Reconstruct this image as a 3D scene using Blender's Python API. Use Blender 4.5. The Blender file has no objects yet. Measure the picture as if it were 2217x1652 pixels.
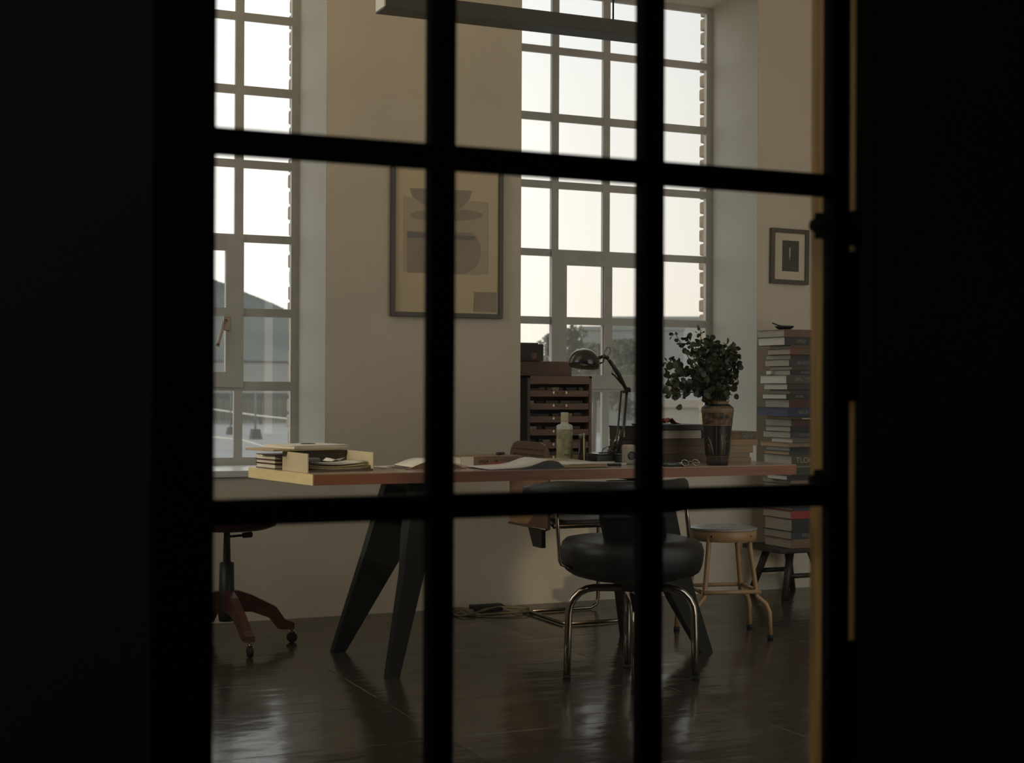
import bpy, bmesh, math, random
from mathutils import Vector, Matrix
R = math.radians
C = bpy.context.scene.collection
sc = bpy.context.scene

# ------------------------------------------------------------------ camera
CAM_H = 1.04
YAW, PIT, ROLL, FPX = R(24.26), R(.3225), R(.257), 3200.0
cy_, sy_, cp_, sp_ = math.cos(YAW), math.sin(YAW), math.cos(PIT), math.sin(PIT)
FW = Vector((sy_*cp_, cy_*cp_, sp_))
_r = Vector((cy_, -sy_, 0)); _u = _r.cross(FW)
RT = _r*math.cos(ROLL) + _u*math.sin(ROLL)
UP = -_r*math.sin(ROLL) + _u*math.cos(ROLL)
CP = Vector((0, 0, CAM_H))
cd = bpy.data.cameras.new('camera'); cam = bpy.data.objects.new('camera', cd); C.objects.link(cam)
cam.matrix_world = Matrix(((RT.x, UP.x, -FW.x, 0), (RT.y, UP.y, -FW.y, 0), (RT.z, UP.z, -FW.z, CAM_H), (0, 0, 0, 1)))
cd.sensor_width = 36; cd.lens = FPX/2217*36; cd.clip_start = .05; cd.clip_end = 6000
cd.dof.use_dof = True; cd.dof.focus_distance = 6.1; cd.dof.aperture_fstop = 5.6
sc.camera = cam

# ------------------------------------------------------------------ colour management, world
sc.view_settings.view_transform = 'Standard'; sc.view_settings.look = 'None'
sc.view_settings.gamma = 1; sc.view_settings.exposure = 0.0; sc.view_settings.use_curve_mapping = False
W = bpy.data.worlds.new('sky'); sc.world = W; W.use_nodes = True
nt = W.node_tree; nt.nodes.clear()
def N(nt, t, **kw):
    n = nt.nodes.new(t)
    for k, v in kw.items():
        if k == 'op': n.operation = v
        else: n.inputs[k].default_value = v
    return n
out = N(nt, 'ShaderNodeOutputWorld'); bg = N(nt, 'ShaderNodeBackground')
tc = N(nt, 'ShaderNodeTexCoord'); sx = N(nt, 'ShaderNodeSeparateXYZ')
nt.links.new(tc.outputs['Generated'], sx.inputs[0])
cr_ = N(nt, 'ShaderNodeValToRGB')
cr_.color_ramp.elements[0].position = 0.0; cr_.color_ramp.elements[0].color = (1.08, .97, .80, 1)
cr_.color_ramp.elements[1].position = .30; cr_.color_ramp.elements[1].color = (.91, .94, .93, 1)
e = cr_.color_ramp.elements.new(.10); e.color = (1.04, 1.0, .90, 1)
nt.links.new(sx.outputs['Z'], cr_.inputs[0])
m1 = N(nt, 'ShaderNodeMath', op='MULTIPLY_ADD'); m1.inputs[1].default_value = -1.5; m1.inputs[2].default_value = 1.72
nt.links.new(sx.outputs['X'], m1.inputs[0])
m2 = N(nt, 'ShaderNodeMath', op='MAXIMUM'); m2.inputs[1].default_value = .6; nt.links.new(m1.outputs[0], m2.inputs[0])
m3 = N(nt, 'ShaderNodeMath', op='MINIMUM'); m3.inputs[1].default_value = 1.45; nt.links.new(m2.outputs[0], m3.inputs[0])
nt.links.new(cr_.outputs[0], bg.inputs['Color']); nt.links.new(m3.outputs[0], bg.inputs['Strength'])
nt.links.new(bg.outputs[0], out.inputs[0])

# ------------------------------------------------------------------ lights
def area(name, loc, direction, sx_, sy2, power, color, portal=False, spread=180):
    l = bpy.data.lights.new(name, 'AREA'); l.shape = 'RECTANGLE'; l.size = sx_; l.size_y = sy2
    l.energy = power; l.color = color; l.spread = R(spread)
    if portal: l.cycles.is_portal = True
    o = bpy.data.objects.new(name, l); C.objects.link(o); o.location = loc
    o.rotation_euler = Vector(direction).to_track_quat('-Z', 'Z').to_euler()
    return o
area('window_portal', (1.32, 7.12, 1.92), (0, -1, 0), 1.5, 2.6, 1, (1, 1, 1), True)
area('window_portal', (3.66, 7.12, 1.92), (0, -1, 0), 1.5, 2.6, 1, (1, 1, 1), True)
area('side_fill', (-.36, 4.6, 2.5), (1, .15, 1.7), 2.2, 1.0, 25, (1.0, .81, .52), spread=140)  # warm fill added at the assumed left wall opening, tilted up to the ceiling
area('side_fill', (5.9, 4.2, 2.3), (-1, 0, .3), 2.2, 1.4, .2, (.80, .90, 1.0))  # faint cool light added at the solid right wall, which has no window
sp = bpy.data.lights.new('added_desk_spot', 'SPOT'); sp.energy = 1500; sp.color = (1.0, .83, .52); sp.spot_size = R(4.6); sp.spot_blend = .25; sp.shadow_soft_size = .03  # narrow spot added outside, aimed at the desk end for an assumed low sun
so = bpy.data.objects.new('added_desk_spot', sp); C.objects.link(so); so.location = (-7.07, 1.33, 4.02)
so.rotation_euler = (Vector((1.5, 5.33, .74))-so.location).to_track_quat('-Z', 'Y').to_euler()

area('hall_fill', (-.9, -.6, 3.1), (.1, .5, -1), .4, .4, 9, (1.0, .98, .86))  # dim light added in the hall to lift the partition off pure black

# ------------------------------------------------------------------ helpers: pixels to places
def ray(px, py): return FW + RT*((px-1108.5)/FPX) - UP*((py-826)/FPX)
def AY(px, py, Y): d = ray(px, py); return CP + d*(Y/d.y)
def AX(px, py, X): d = ray(px, py); return CP + d*(X/d.x)
def AZ(px, py, Z): d = ray(px, py); return CP + d*((Z-CAM_H)/d.z)

# ------------------------------------------------------------------ materials
def mat(name, col, rough=.6, metal=0., var=0., vscale=8., bump=0., bscale=60., stretch=(1, 1, 1), coat=0., spec=.5, col2=None, detail=4):
    m = bpy.data.materials.new(name); m.use_nodes = True; nt = m.node_tree
    b = nt.nodes['Principled BSDF']; b.inputs['Roughness'].default_value = rough; b.inputs['Metallic'].default_value = metal
    b.inputs['Specular IOR Level'].default_value = spec; b.inputs['Coat Weight'].default_value = coat
    tc = N(nt, 'ShaderNodeTexCoord'); mp = N(nt, 'ShaderNodeMapping'); mp.inputs['Scale'].default_value = stretch
    nt.links.new(tc.outputs['Object'], mp.inputs[0])
    c2 = col2 or tuple(c*(1-var) for c in col); c1 = col if col2 else tuple(min(1, c*(1+var*.6)) for c in col)
    if var or col2:
        n = N(nt, 'ShaderNodeTexNoise', Scale=vscale, Detail=detail); nt.links.new(mp.outputs[0], n.inputs['Vector'])
        r = N(nt, 'ShaderNodeValToRGB'); r.color_ramp.elements[0].position = .3; r.color_ramp.elements[1].position = .7
        r.color_ramp.elements[0].color = (*c2, 1); r.color_ramp.elements[1].color = (*c1, 1)
        nt.links.new(n.outputs[0], r.inputs[0]); nt.links.new(r.outputs[0], b.inputs['Base Color'])
    else: b.inputs['Base Color'].default_value = (*col, 1)
    if bump:
        n2 = N(nt, 'ShaderNodeTexNoise', Scale=bscale, Detail=3.); nt.links.new(mp.outputs[0], n2.inputs['Vector'])
        bu = N(nt, 'ShaderNodeBump', Strength=bump, Distance=.01); nt.links.new(n2.outputs[0], bu.inputs['Height'])
        nt.links.new(bu.outputs[0], b.inputs['Normal'])
    return m
M = {}
M['wall'] = mat('plaster', (.60, .54, .435), .85, var=.06, vscale=2.5, bump=.15, bscale=90)
M['reveal'] = mat('white_plaster', (.48, .47, .415), .8, var=.04, vscale=3, bump=.1, bscale=80)
M['sill'] = mat('sill_paint', (.66, .68, .68), .35, var=.05, vscale=6)
M['ceil'] = mat('ceiling_paint', (.66, .61, .52), .9)
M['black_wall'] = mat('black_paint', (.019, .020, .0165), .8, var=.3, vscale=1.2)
M['black_steel'] = mat('black_steel', (.004, .004, .004), .9, spec=.1)
M['bars'] = mat('window_paint', (.42, .41, .375), .45, var=.08, vscale=12)
M['jamb_wood'] = mat('jamb_wood', (.70, .42, .13), .6, var=.35, vscale=14, stretch=(1, 6, .35))
M['brick'] = mat('brick', (.34, .27, .18), .9, var=.25, vscale=20, bump=.5, bscale=60)
M['mortar'] = mat('mortar', (.30, .26, .20), .95, var=.2, vscale=30)
M['ply'] = mat('plywood_edge', (.66, .55, .32), .55, var=.10, vscale=10, stretch=(1, 1, 6))
M['cherry'] = mat('desk_edge_wood', (.25, .090, .038), .45, var=.25, vscale=9, stretch=(.5, 4, 6))
M['desktop'] = mat('desk_laminate', (.34, .25, .19), .22, var=.1, vscale=5)
M['legs'] = mat('dark_green_steel', (.012, .013, .010), .7, var=.15, spec=.25)
M['leather'] = mat('black_leather', (.012, .012, .012), .42, var=.2, vscale=30, bump=.12, bscale=140)
M['chrome'] = mat('steel_tube', (.50, .44, .36), .12, metal=1)
M['dull_steel'] = mat('dull_steel_tube', (.20, .17, .14), .25, metal=1)
M['rubber'] = mat('rubber', (.01, .01, .01), .7)
M['tan_metal'] = mat('tan_painted_steel', (.42, .25, .115), .4, var=.12, vscale=18)
M['seat_steel'] = mat('worn_seat_top', (.36, .33, .29), .25, var=.2, vscale=25)
M['darkwood'] = mat('dark_wood', (.022, .015, .012), .5, var=.3, vscale=12, stretch=(1, 1, 5))
M['redwood'] = mat('reddish_wood', (.085, .028, .018), .4, var=.35, vscale=12, stretch=(1, 1, 4))
M['iron'] = mat('black_iron', (.013, .014, .013), .45)
M['cabinet'] = mat('cabinet_wood', (.135, .066, .038), .5, var=.3, vscale=8, stretch=(.6, 1, 6))
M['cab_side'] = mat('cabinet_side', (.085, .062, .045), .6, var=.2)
M['brass'] = mat('brass', (.38, .31, .20), .3, metal=1)
M['boxdark'] = mat('dark_card', (.042, .036, .030), .75, var=.2)
M['boxbrown'] = mat('brown_card', (.11, .064, .043), .7, var=.2)
M['page'] = mat('page_block', (.42, .39, .33), .85, var=.28, vscale=30, stretch=(.3, .3, 30))
M['page_hi'] = mat('page_block_white', (.64, .61, .54), .85, var=.14, vscale=30, stretch=(.3, .3, 30))
M['page_tan'] = mat('page_block_tan', (.42, .30, .16), .85, var=.25, vscale=30, stretch=(.3, .3, 30))
M['paper'] = mat('paper', (.66, .64, .58), .8, var=.05, vscale=5)
M['tanpaper'] = mat('tan_paper', (.42, .34, .21), .8, var=.12)
M['card'] = mat('box_card', (.50, .44, .31), .75, var=.08, vscale=9)
M['card_dark'] = mat('box_inside', (.10, .085, .06), .8, var=.2)
M['terracotta'] = mat('terracotta', (.215, .14, .08), .55, var=.2, vscale=20)
M['vase_black'] = mat('vase_glaze', (.018, .018, .018), .32, var=.2)
M['vase_mix'] = mat('vase_pattern', (.26, .155, .085), .4, col2=(.016, .016, .016), vscale=55, detail=1)
M['leaf'] = mat('leaf', (.045, .052, .026), .55, var=.35, vscale=12)
M['twig'] = mat('twig', (.06, .04, .025), .7)
M['lampm'] = mat('lamp_enamel', (.016, .014, .013), .22, coat=.4)
M['lampin'] = mat('lamp_inside', (.16, .12, .08), .5)
M['plastic'] = mat('bottle_plastic', (.52, .50, .45), .35)
M['blabel'] = mat('bottle_label', (.40, .38, .22), .6, col2=(.17, .17, .09), vscale=45)
M['brownglass'] = mat('brown_glass', (.022, .014, .010), .08, coat=.5)
M['frame'] = mat('frame_paint', (.085, .078, .066), .5)
M['mat_board'] = mat('mat_board', (.62, .55, .42), .8, var=.03)
M['print'] = mat('print_paper', (.60, .50, .335), .8, var=.06, vscale=3)
M['ink'] = mat('print_ink', (.34, .29, .225), .8, var=.12, vscale=9)
M['ink2'] = mat('print_ink_light', (.46, .39, .28), .8, var=.05)
M['ink3'] = mat('print_ink_line', (.22, .20, .18), .8, var=.15)
M['photo'] = mat('small_print', (.075, .07, .062), .7, var=.2, vscale=30)
M['fixture'] = mat('fixture_enamel', (.055, .05, .04), .5, var=.1)
M['fixcap'] = mat('fixture_cap', (.55, .55, .52), .4)
M['cork'] = mat('perforated_wood', (.15, .085, .05), .5, var=.15)
M['hole'] = mat('perforation', (.05, .03, .02), .9)
M['rope'] = mat('cable_sheath', (.13, .105, .06), .6)
M['orange'] = mat('orange_plastic', (.46, .17, .07), .5)
M['pinkish'] = mat('salmon_strap', (.33, .16, .11), .6)
M['redc'] = mat('red_cover', (.26, .035, .03), .6)
M['cream'] = mat('cream_plastic', (.36, .32, .25), .5)
M['phone'] = mat('phone_green', (.02, .035, .022), .25)
M['handle'] = mat('bronze_handle', (.32, .26, .20), .3, metal=.8)
M['spine_text'] = mat('spine_text', (.17, .155, .125), .6, col2=(.045, .04, .034), vscale=160, detail=2, stretch=(1, 1, .35))
M['ink_black'] = mat('black_print', (.03, .025, .02), .7)
# outdoors
M['hill'] = mat('hill_wood', (.11, .125, .115), .9, var=.3, vscale=.02)  # lightened towards blue-grey, aerial haze put into the colour
M['ground'] = mat('ground', (.20, .205, .20), .9, var=.2, vscale=.15)
M['far1'] = mat('pale_facade', (.25, .25, .235), .9, var=.1, vscale=.2)
M['far2'] = mat('grey_facade', (.15, .16, .15), .9, var=.25, vscale=.25, stretch=(1, 1, .3))
M['far3'] = mat('beige_facade', (.22, .195, .15), .9, var=.12, vscale=.3)
M['fardark'] = mat('dark_band', (.085, .085, .075), .9, var=.1)
M['slats'] = mat('fence_slats', (.13, .13, .11), .9, var=.25, vscale=2, stretch=(1, 1, .02))
M['tree'] = mat('far_leaves', (.05, .055, .02), .8, var=.3, vscale=2)
M['concrete'] = mat('concrete', (.06, .062, .055), .9)
M['cable'] = mat('pale_cable', (.75, .72, .62), .6)

def glass(name, dust, streak=True, scale=6., tint=(1, 1, 1), gloss=.04, dustcol=(.8, .8, .76)):
    m = bpy.data.materials.new(name); m.use_nodes = True; nt = m.node_tree; nt.nodes.clear()
    o = N(nt, 'ShaderNodeOutputMaterial'); t = N(nt, 'ShaderNodeBsdfTransparent'); t.inputs[0].default_value = (*tint, 1)
    d = N(nt, 'ShaderNodeBsdfDiffuse'); d.inputs[0].default_value = (*dustcol, 1)
    tr = N(nt, 'ShaderNodeBsdfTranslucent'); tr.inputs[0].default_value = (*dustcol, 1)
    ad = N(nt, 'ShaderNodeMixShader', Fac=.6); nt.links.new(d.outputs[0], ad.inputs[1]); nt.links.new(tr.outputs[0], ad.inputs[2])
    g = N(nt, 'ShaderNodeBsdfGlossy'); g.inputs['Roughness'].default_value = .02
    mx = N(nt, 'ShaderNodeMixShader'); nt.links.new(t.outputs[0], mx.inputs[1]); nt.links.new(ad.outputs[0], mx.inputs[2])
    if streak:
        tc = N(nt, 'ShaderNodeTexCoord'); mp = N(nt, 'ShaderNodeMapping'); mp.inputs['Scale'].default_value = (1, 1, .06)
        nt.links.new(tc.outputs['Object'], mp.inputs[0])
        n = N(nt, 'ShaderNodeTexNoise', Scale=110., Detail=3.); nt.links.new(mp.outputs[0], n.inputs['Vector'])
        v = N(nt, 'ShaderNodeTexNoise', Scale=260., Detail=1.); nt.links.new(tc.outputs['Object'], v.inputs['Vector'])
        mr = N(nt, 'ShaderNodeMapRange'); mr.inputs[1].default_value = .35; mr.inputs[2].default_value = .75; mr.inputs[3].default_value = dust*.85; mr.inputs[4].default_value = dust*1.35
        nt.links.new(n.outputs[0], mr.inputs[0])
        mr2 = N(nt, 'ShaderNodeMapRange'); mr2.inputs[1].default_value = .70; mr2.inputs[2].default_value = .80; mr2.inputs[3].default_value = 0; mr2.inputs[4].default_value = .12
        nt.links.new(v.outputs[0], mr2.inputs[0])
        a = N(nt, 'ShaderNodeMath', op='ADD'); nt.links.new(mr.outputs[0], a.inputs[0]); nt.links.new(mr2.outputs[0], a.inputs[1])
        nt.links.new(a.outputs[0], mx.inputs[0])
    else: mx.inputs[0].default_value = dust
    fin = N(nt, 'ShaderNodeMixShader', Fac=gloss); nt.links.new(mx.outputs[0], fin.inputs[1]); nt.links.new(g.outputs[0], fin.inputs[2])
    nt.links.new(fin.outputs[0], o.inputs[0]); return m
M['pane'] = glass('dusty_window_glass', .055)
M['pane_clean'] = glass('window_glass', .012, False)
M['door_pane'] = glass('door_glass', .010, False, gloss=.0)
M['tubeglass'] = glass('clear_glass', .05, False, tint=(.8, .8, .76), gloss=.12)

# floor: dark sheet flooring laid in half-metre tiles, glossy and slightly wavy
def floor_mat():
    m = bpy.data.materials.new('floor_tiles'); m.use_nodes = True; nt = m.node_tree; b = nt.nodes['Principled BSDF']
    tc = N(nt, 'ShaderNodeTexCoord'); sx = N(nt, 'ShaderNodeSeparateXYZ')
    nz = N(nt, 'ShaderNodeTexNoise', Scale=9., Detail=2.); nt.links.new(tc.outputs['Object'], nz.inputs['Vector'])
    vm = N(nt, 'ShaderNodeVectorMath', op='MULTIPLY_ADD'); vm.inputs[1].default_value = (.008, .008, 0)
    nt.links.new(nz.outputs['Color'], vm.inputs[0]); nt.links.new(tc.outputs['Object'], vm.inputs[2]); nt.links.new(vm.outputs[0], sx.inputs[0])
    def mth(op, a, b=None, c=None):
        n = N(nt, 'ShaderNodeMath', op=op)
        for k, v in enumerate((a, b, c)):
            if v is None: continue
            if isinstance(v, (int, float)): n.inputs[k].default_value = v
            else: nt.links.new(v, n.inputs[k])
        return n.outputs[0]
    X, Y = sx.outputs['X'], sx.outputs['Y']
    ys = mth('ADD', Y, 9.893); xs_ = mth('ADD', X, 9.356)
    fy = mth('MODULO', ys, .5); iy = mth('FLOOR', mth('DIVIDE', ys, .5)); ix = mth('FLOOR', xs_)
    cb = N(nt, 'ShaderNodeCombineXYZ'); nt.links.new(ix, cb.inputs[0]); nt.links.new(iy, cb.inputs[1])
    wn = N(nt, 'ShaderNodeTexWhiteNoise'); wn.noise_dimensions = '2D'; nt.links.new(cb.outputs[0], wn.inputs['Vector'])
    h = mth('MULTIPLY', fy, mth('MULTIPLY_ADD', wn.outputs['Value'], .05, .03))      # every sheet tile lies at its own slight pitch
    for ax, off, per in ((X, .644, 1.0), (Y, .107, .5)):
        p = mth('PINGPONG', mth('SUBTRACT', ax, off), per/2)
        mr = N(nt, 'ShaderNodeMapRange'); mr.inputs[1].default_value = 0; mr.inputs[2].default_value = .003; mr.inputs[3].default_value = -.0006; mr.inputs[4].default_value = 0
        nt.links.new(p, mr.inputs[0]); h = mth('ADD', h, mr.outputs[0])
    mp = N(nt, 'ShaderNodeMapping'); mp.inputs['Scale'].default_value = (.45, 1, 1); nt.links.new(tc.outputs['Object'], mp.inputs[0])
    for sc_, amp, det in ((5., .0055, 2.), (24., .0009, 2.), (110., .00022, 4.)):
        n1 = N(nt, 'ShaderNodeTexNoise', Scale=sc_, Detail=det); nt.links.new(mp.outputs[0], n1.inputs['Vector']); h = mth('MULTIPLY_ADD', n1.outputs[0], amp, h)
    bu = N(nt, 'ShaderNodeBump', Strength=1., Distance=1.); nt.links.new(h, bu.inputs['Height']); nt.links.new(bu.outputs[0], b.inputs['Normal'])
    r = N(nt, 'ShaderNodeValToRGB'); r.color_ramp.elements[0].color = (.030, .026, .020, 1); r.color_ramp.elements[1].color = (.052, .044, .034, 1)
    n3 = N(nt, 'ShaderNodeTexNoise', Scale=3., Detail=4.); nt.links.new(tc.outputs['Object'], n3.inputs['Vector']); nt.links.new(n3.outputs[0], r.inputs[0]); nt.links.new(r.outputs[0], b.inputs['Base Color'])
    b.inputs['Roughness'].default_value = .16; b.inputs['Specular IOR Level'].default_value = .7
    return m
M['floor'] = floor_mat()

# ------------------------------------------------------------------ mesh builder
class MB:
    def __init__(s): s.bm = bmesh.new(); s.mats = []
    def mi(s, m):
        if m is None: return 0
        if m not in s.mats: s.mats.append(m)
        return s.mats.index(m)
    def _new(s, f0, m, smooth=False):
        s.bm.faces.ensure_lookup_table(); i = s.mi(m)
        for f in s.bm.faces[f0:]:
            f.material_index = i; f.smooth = smooth
    def box(s, c, d, rot=None, m=None, bev=0.):
        f0 = len(s.bm.faces); nv = len(s.bm.verts)
        b2 = bmesh.new(); bmesh.ops.create_cube(b2, size=1)
        for v in b2.verts: v.co = Vector((v.co.x*d[0], v.co.y*d[1], v.co.z*d[2]))
        if bev: bmesh.ops.bevel(b2, geom=b2.edges[:], offset=min(bev, min(d)*.45), segments=2, affect='EDGES', profile=.6)
        mt = Matrix.Translation(Vector(c))
        if rot is not None: mt = mt @ (rot if isinstance(rot, Matrix) else Matrix.Rotation(rot, 4, 'Z'))
        b2.transform(mt); s._merge(b2, m, False); return s
    def _merge(s, b2, m, smooth):
        i = s.mi(m); vm = {}
        for v in b2.verts: vm[v] = s.bm.verts.new(v.co)
        for f in b2.faces:
            try: g = s.bm.faces.new([vm[v] for v in f.verts])
            except ValueError: continue
            g.material_index = i; g.smooth = smooth
        b2.free()
    def bx(s, x0, x1, y0, y1, z0, z1, m=None, bev=0.):
        return s.box(((x0+x1)/2, (y0+y1)/2, (z0+z1)/2), (abs(x1-x0), abs(y1-y0), abs(z1-z0)), None, m, bev)
    def tube(s, pts, r, seg=10, m=None, cap=True, closed=False):
        pts = [Vector(p) for p in pts]; n = len(pts); rs = r if isinstance(r, (list, tuple)) else [r]*n
        rings = []; prev = None; i = s.mi(m)
        for k, p in enumerate(pts):
            if closed: t = (pts[(k+1) % n]-pts[k-1])
            else: t = (pts[min(k+1, n-1)]-pts[max(k-1, 0)])
            t.normalize()
            if prev is None:
                a = t.orthogonal().normalized()
            else:
                a = prev - t*prev.dot(t)
                a = a.normalized() if a.length > 1e-6 else t.orthogonal().normalized()
            prev = a; b = t.cross(a)
            rings.append([s.bm.verts.new(p + (a*math.cos(2*math.pi*j/seg) + b*math.sin(2*math.pi*j/seg))*rs[k]) for j in range(seg)])
        rng = range(n) if closed else range(n-1)
        for k in rng:
            A, B = rings[k], rings[(k+1) % n]
            for j in range(seg):
                f = s.bm.faces.new((A[j], A[(j+1) % seg], B[(j+1) % seg], B[j])); f.material_index = i; f.smooth = True
        if cap and not closed:
            for q in (rings[0][::-1], rings[-1]):
                f = s.bm.faces.new(q); f.material_index = i
        return s
    def lathe(s, prof, c=(0, 0, 0), seg=32, m=None, caps=True, axis=None, ms=None):
        c = Vector(c); q = Vector((0, 0, 1)).rotation_difference(Vector(axis)).to_matrix() if axis else Matrix.Identity(3)
        rings = []
        for (r, z) in prof:
            rings.append([s.bm.verts.new(c + q @ Vector((r*math.cos(2*math.pi*j/seg), r*math.sin(2*math.pi*j/seg), z))) for j in range(seg)])
        for k in range(len(rings)-1):
            i = s.mi(ms[k] if ms else m)
            for j in range(seg):
                f = s.bm.faces.new((rings[k][j], rings[k][(j+1) % seg], rings[k+1][(j+1) % seg], rings[k+1][j])); f.material_index = i; f.smooth = True
        if caps:
            i = s.mi(ms[0] if ms else m)
            for q2 in (rings[0][::-1], rings[-1]):
                f = s.bm.faces.new(q2); f.material_index = i
        return s
    def prism(s, poly, ex, m=None):
        ex = Vector(ex); a = [s.bm.verts.new(Vector(p)) for p in poly]; b = [s.bm.verts.new(Vector(p)+ex) for p in poly]; i = s.mi(m); n = len(poly)
        fs = [s.bm.faces.new(a[::-1]), s.bm.faces.new(b)] + [s.bm.faces.new((a[k], a[(k+1) % n], b[(k+1) % n], b[k])) for k in range(n)]
        for f in fs: f.material_index = i
        return s
    def quadstrip(s, A, B, m=None, smooth=True):
        i = s.mi(m); a = [s.bm.verts.new(Vector(p)) for p in A]; b = [s.bm.verts.new(Vector(p)) for p in B]
        for k in range(len(A)-1):
            f = s.bm.faces.new((a[k], a[k+1], b[k+1], b[k])); f.material_index = i; f.smooth = smooth
        return s
    def build(s, name, m=None, parent=None, loc=None, sub=0, solid=0.):
        bmesh.ops.recalc_face_normals(s.bm, faces=s.bm.faces[:])
        me = bpy.data.meshes.new(name); s.bm.to_mesh(me); s.bm.free()
        if m is not None and not s.mats: me.materials.append(m)
        for k in s.mats: me.materials.append(k)
        o = bpy.data.objects.new(name, me); C.objects.link(o)
        if loc is not None: o.location = loc
        if parent is not None: o.parent = parent
        if solid:
            md = o.modifiers.new('solid', 'SOLIDIFY'); md.thickness = solid; md.offset = 0
        if sub:
            md = o.modifiers.new('sub', 'SUBSURF'); md.levels = sub; md.render_levels = sub
        return o
def tag(o, label, cat, group=None, kind=None):
    o['label'] = label; o['category'] = cat
    if group: o['group'] = group
    if kind: o['kind'] = kind
    return o
def thing(name, label, cat, loc=(0, 0, 0), rz=0., group=None):
    o = bpy.data.objects.new(name, None); C.objects.link(o); o.location = loc; o.rotation_euler = (0, 0, rz); o.empty_display_size = .1
    return tag(o, label, cat, group)
def struct(o): o['kind'] = 'structure'; return o
def copy_thing(root, loc, rz=None, label=None):
    r = root.copy(); C.objects.link(r); r.location = loc
    if rz is not None: r.rotation_euler = (0, 0, rz)
    if label: r['label'] = label
    for ch in list(root.children):
        c = ch.copy(); C.objects.link(c); c.parent = r
        for g in ch.children:
            d = g.copy(); C.objects.link(d); d.parent = c
    return r
def arc(c, r, a0, a1, n, u, v):
    c, u, v = Vector(c), Vector(u), Vector(v)
    return [c + u*(r*math.cos(R(a0+(a1-a0)*k/n))) + v*(r*math.sin(R(a0+(a1-a0)*k/n))) for k in range(n+1)]
def text(s, size, parent, loc, rot, m, name='lettering', ex=.0004):
    cu = bpy.data.curves.new(name, 'FONT'); cu.body = s; cu.size = size; cu.extrude = ex; cu.align_x = 'CENTER'; cu.align_y = 'CENTER'
    cu.materials.append(m); t_ = bpy.data.objects.new(name+'_outline', cu); C.objects.link(t_)
    dg = bpy.context.evaluated_depsgraph_get(); me = bpy.data.meshes.new_from_object(t_.evaluated_get(dg)); bpy.data.objects.remove(t_)
    o = bpy.data.objects.new(name, me); C.objects.link(o); o.parent = parent; o.location = loc; o.rotation_euler = rot
    return o

# ------------------------------------------------------------------ the room
YW = 6.508          # inner face of the window wall
YG = 6.948          # front of the steel window frames
ZS, ZT = .675, 3.14 # window sill and head
WIN = [(.64, 2.0), (2.975, 4.337)]
LX, RX, ZC = -.4, 6.0, 3.45
YP = 1.68           # front of the glazed door partition
b = MB()
xs = [LX-.2, .64, 2.0, 2.975, 4.337, RX+.2]
for k in (0, 2, 4): b.bx(xs[k], xs[k+1], YW, YG+.05, 0, ZC+.2)
for k in (1, 3):
    b.bx(xs[k], xs[k+1], YW, YG+.05, -.1, ZS-.03); b.bx(xs[k], xs[k+1], YW, YG+.05, ZT, ZC+.2)
wb = struct(b.build('wall_back', M['wall']))
# pale reveals of the two window recesses, the boards lining the deep wall
for k, (x0, x1) in enumerate(WIN):
    b = MB(); b.bx(x1-.003, x1+.001, YW+.001, YG+.02, ZS, ZT); b.bx(x0-.001, x0+.003, YW+.001, YG+.02, ZS, ZT)
    struct(b.build('trim_%d' % (k+1), M['reveal']))
    b = MB(); b.bx(x0+.003, x1-.003, YW-.012, YG+.02, ZS-.03, ZS, bev=.004)
    struct(b.build('trim_%d' % (k+3), M['sill']))
    # toothed brick jamb outside the glass
    b = MB(); random.seed(11+k); z = .3; xb = x1-.018+.02*k
    b.bx(xb+.012, xb+.30, YG+.052, YG+.12, .2, 3.3, m=M['mortar'])
    while z < 3.25:
        h = .0665; dx = random.uniform(-.004, .004); dd = random.uniform(0, .008)
        c = ((xb+dx+xb+.3)/2, YG+.052+(.098-dd)/2, z+h/2)
        b.box(c, (.3-dx, .098-dd, h), Matrix.Rotation(random.uniform(-.012, .012), 4, 'Y'), M['brick'], bev=.010)
        z += .0785
    struct(b.build('trim_%d' % (k+5)))
b = MB(); b.bx(LX-.2, RX+.2, YP+.001, YG, -.15, 0); struct(b.build('floor', M['floor']))
b = MB(); b.bx(LX-.2, RX+.2, YP+.1, YG, ZC, ZC+.12); struct(b.build('ceiling', M['ceil']))
# left wall with an assumed tall opening (out of view, it lights the room)
b = MB()
b.bx(LX-.2, LX, YP, 2.7, 0, ZC); b.bx(LX-.2, LX, 5.9, YW, 0, ZC); b.bx(LX-.2, LX, 2.7, 5.9, 0, 1.30); b.bx(LX-.2, LX, 2.7, 5.9, 3.1, ZC); b.bx(LX-.2, LX, 2.7, 4.0, 1.3, 3.1)
struct(b.build('wall_left', M['wall']))
b = MB(); b.bx(RX, RX+.2, YP, YW, 0, ZC); struct(b.build('wall_right', M['wall']))

# dark side: partition wall with the door opening, the hall behind the camera
rE = ray(1851, 826); XJ = YP*rE.x/rE.y            # right edge of the opening
rB = ray(1755, 826); YJ = XJ*rB.y/rB.x            # how deep the jamb reaches
rL = ray(463, 826); XL = YP*rL.x/rL.y
rS = ray(1839, 826); XS = YP*rS.x/rS.y
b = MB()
b.bx(-1.9, XL-.07, YP, YP+.10, 0, 3.3); b.bx(XJ+.02, 3.2, YP, YP+.03, 0, 3.3); b.bx(XJ+.0003, XJ+.03, YP-.003, YP-.0002, 0, 3.3); b.bx(XJ+.02, 3.2, YP+.03, YJ-.005, 0, 3.3); b.bx(XL-.07, XJ, YP, YP+.10, 2.15, 3.3)  # includes a thin black strip added over the jamb's front face as shade
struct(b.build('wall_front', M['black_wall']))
b = MB(); b.bx(XJ, XJ+.0195, YP, YJ, 0, 2.149); struct(b.build('trim_7', M['jamb_wood']))
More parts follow.
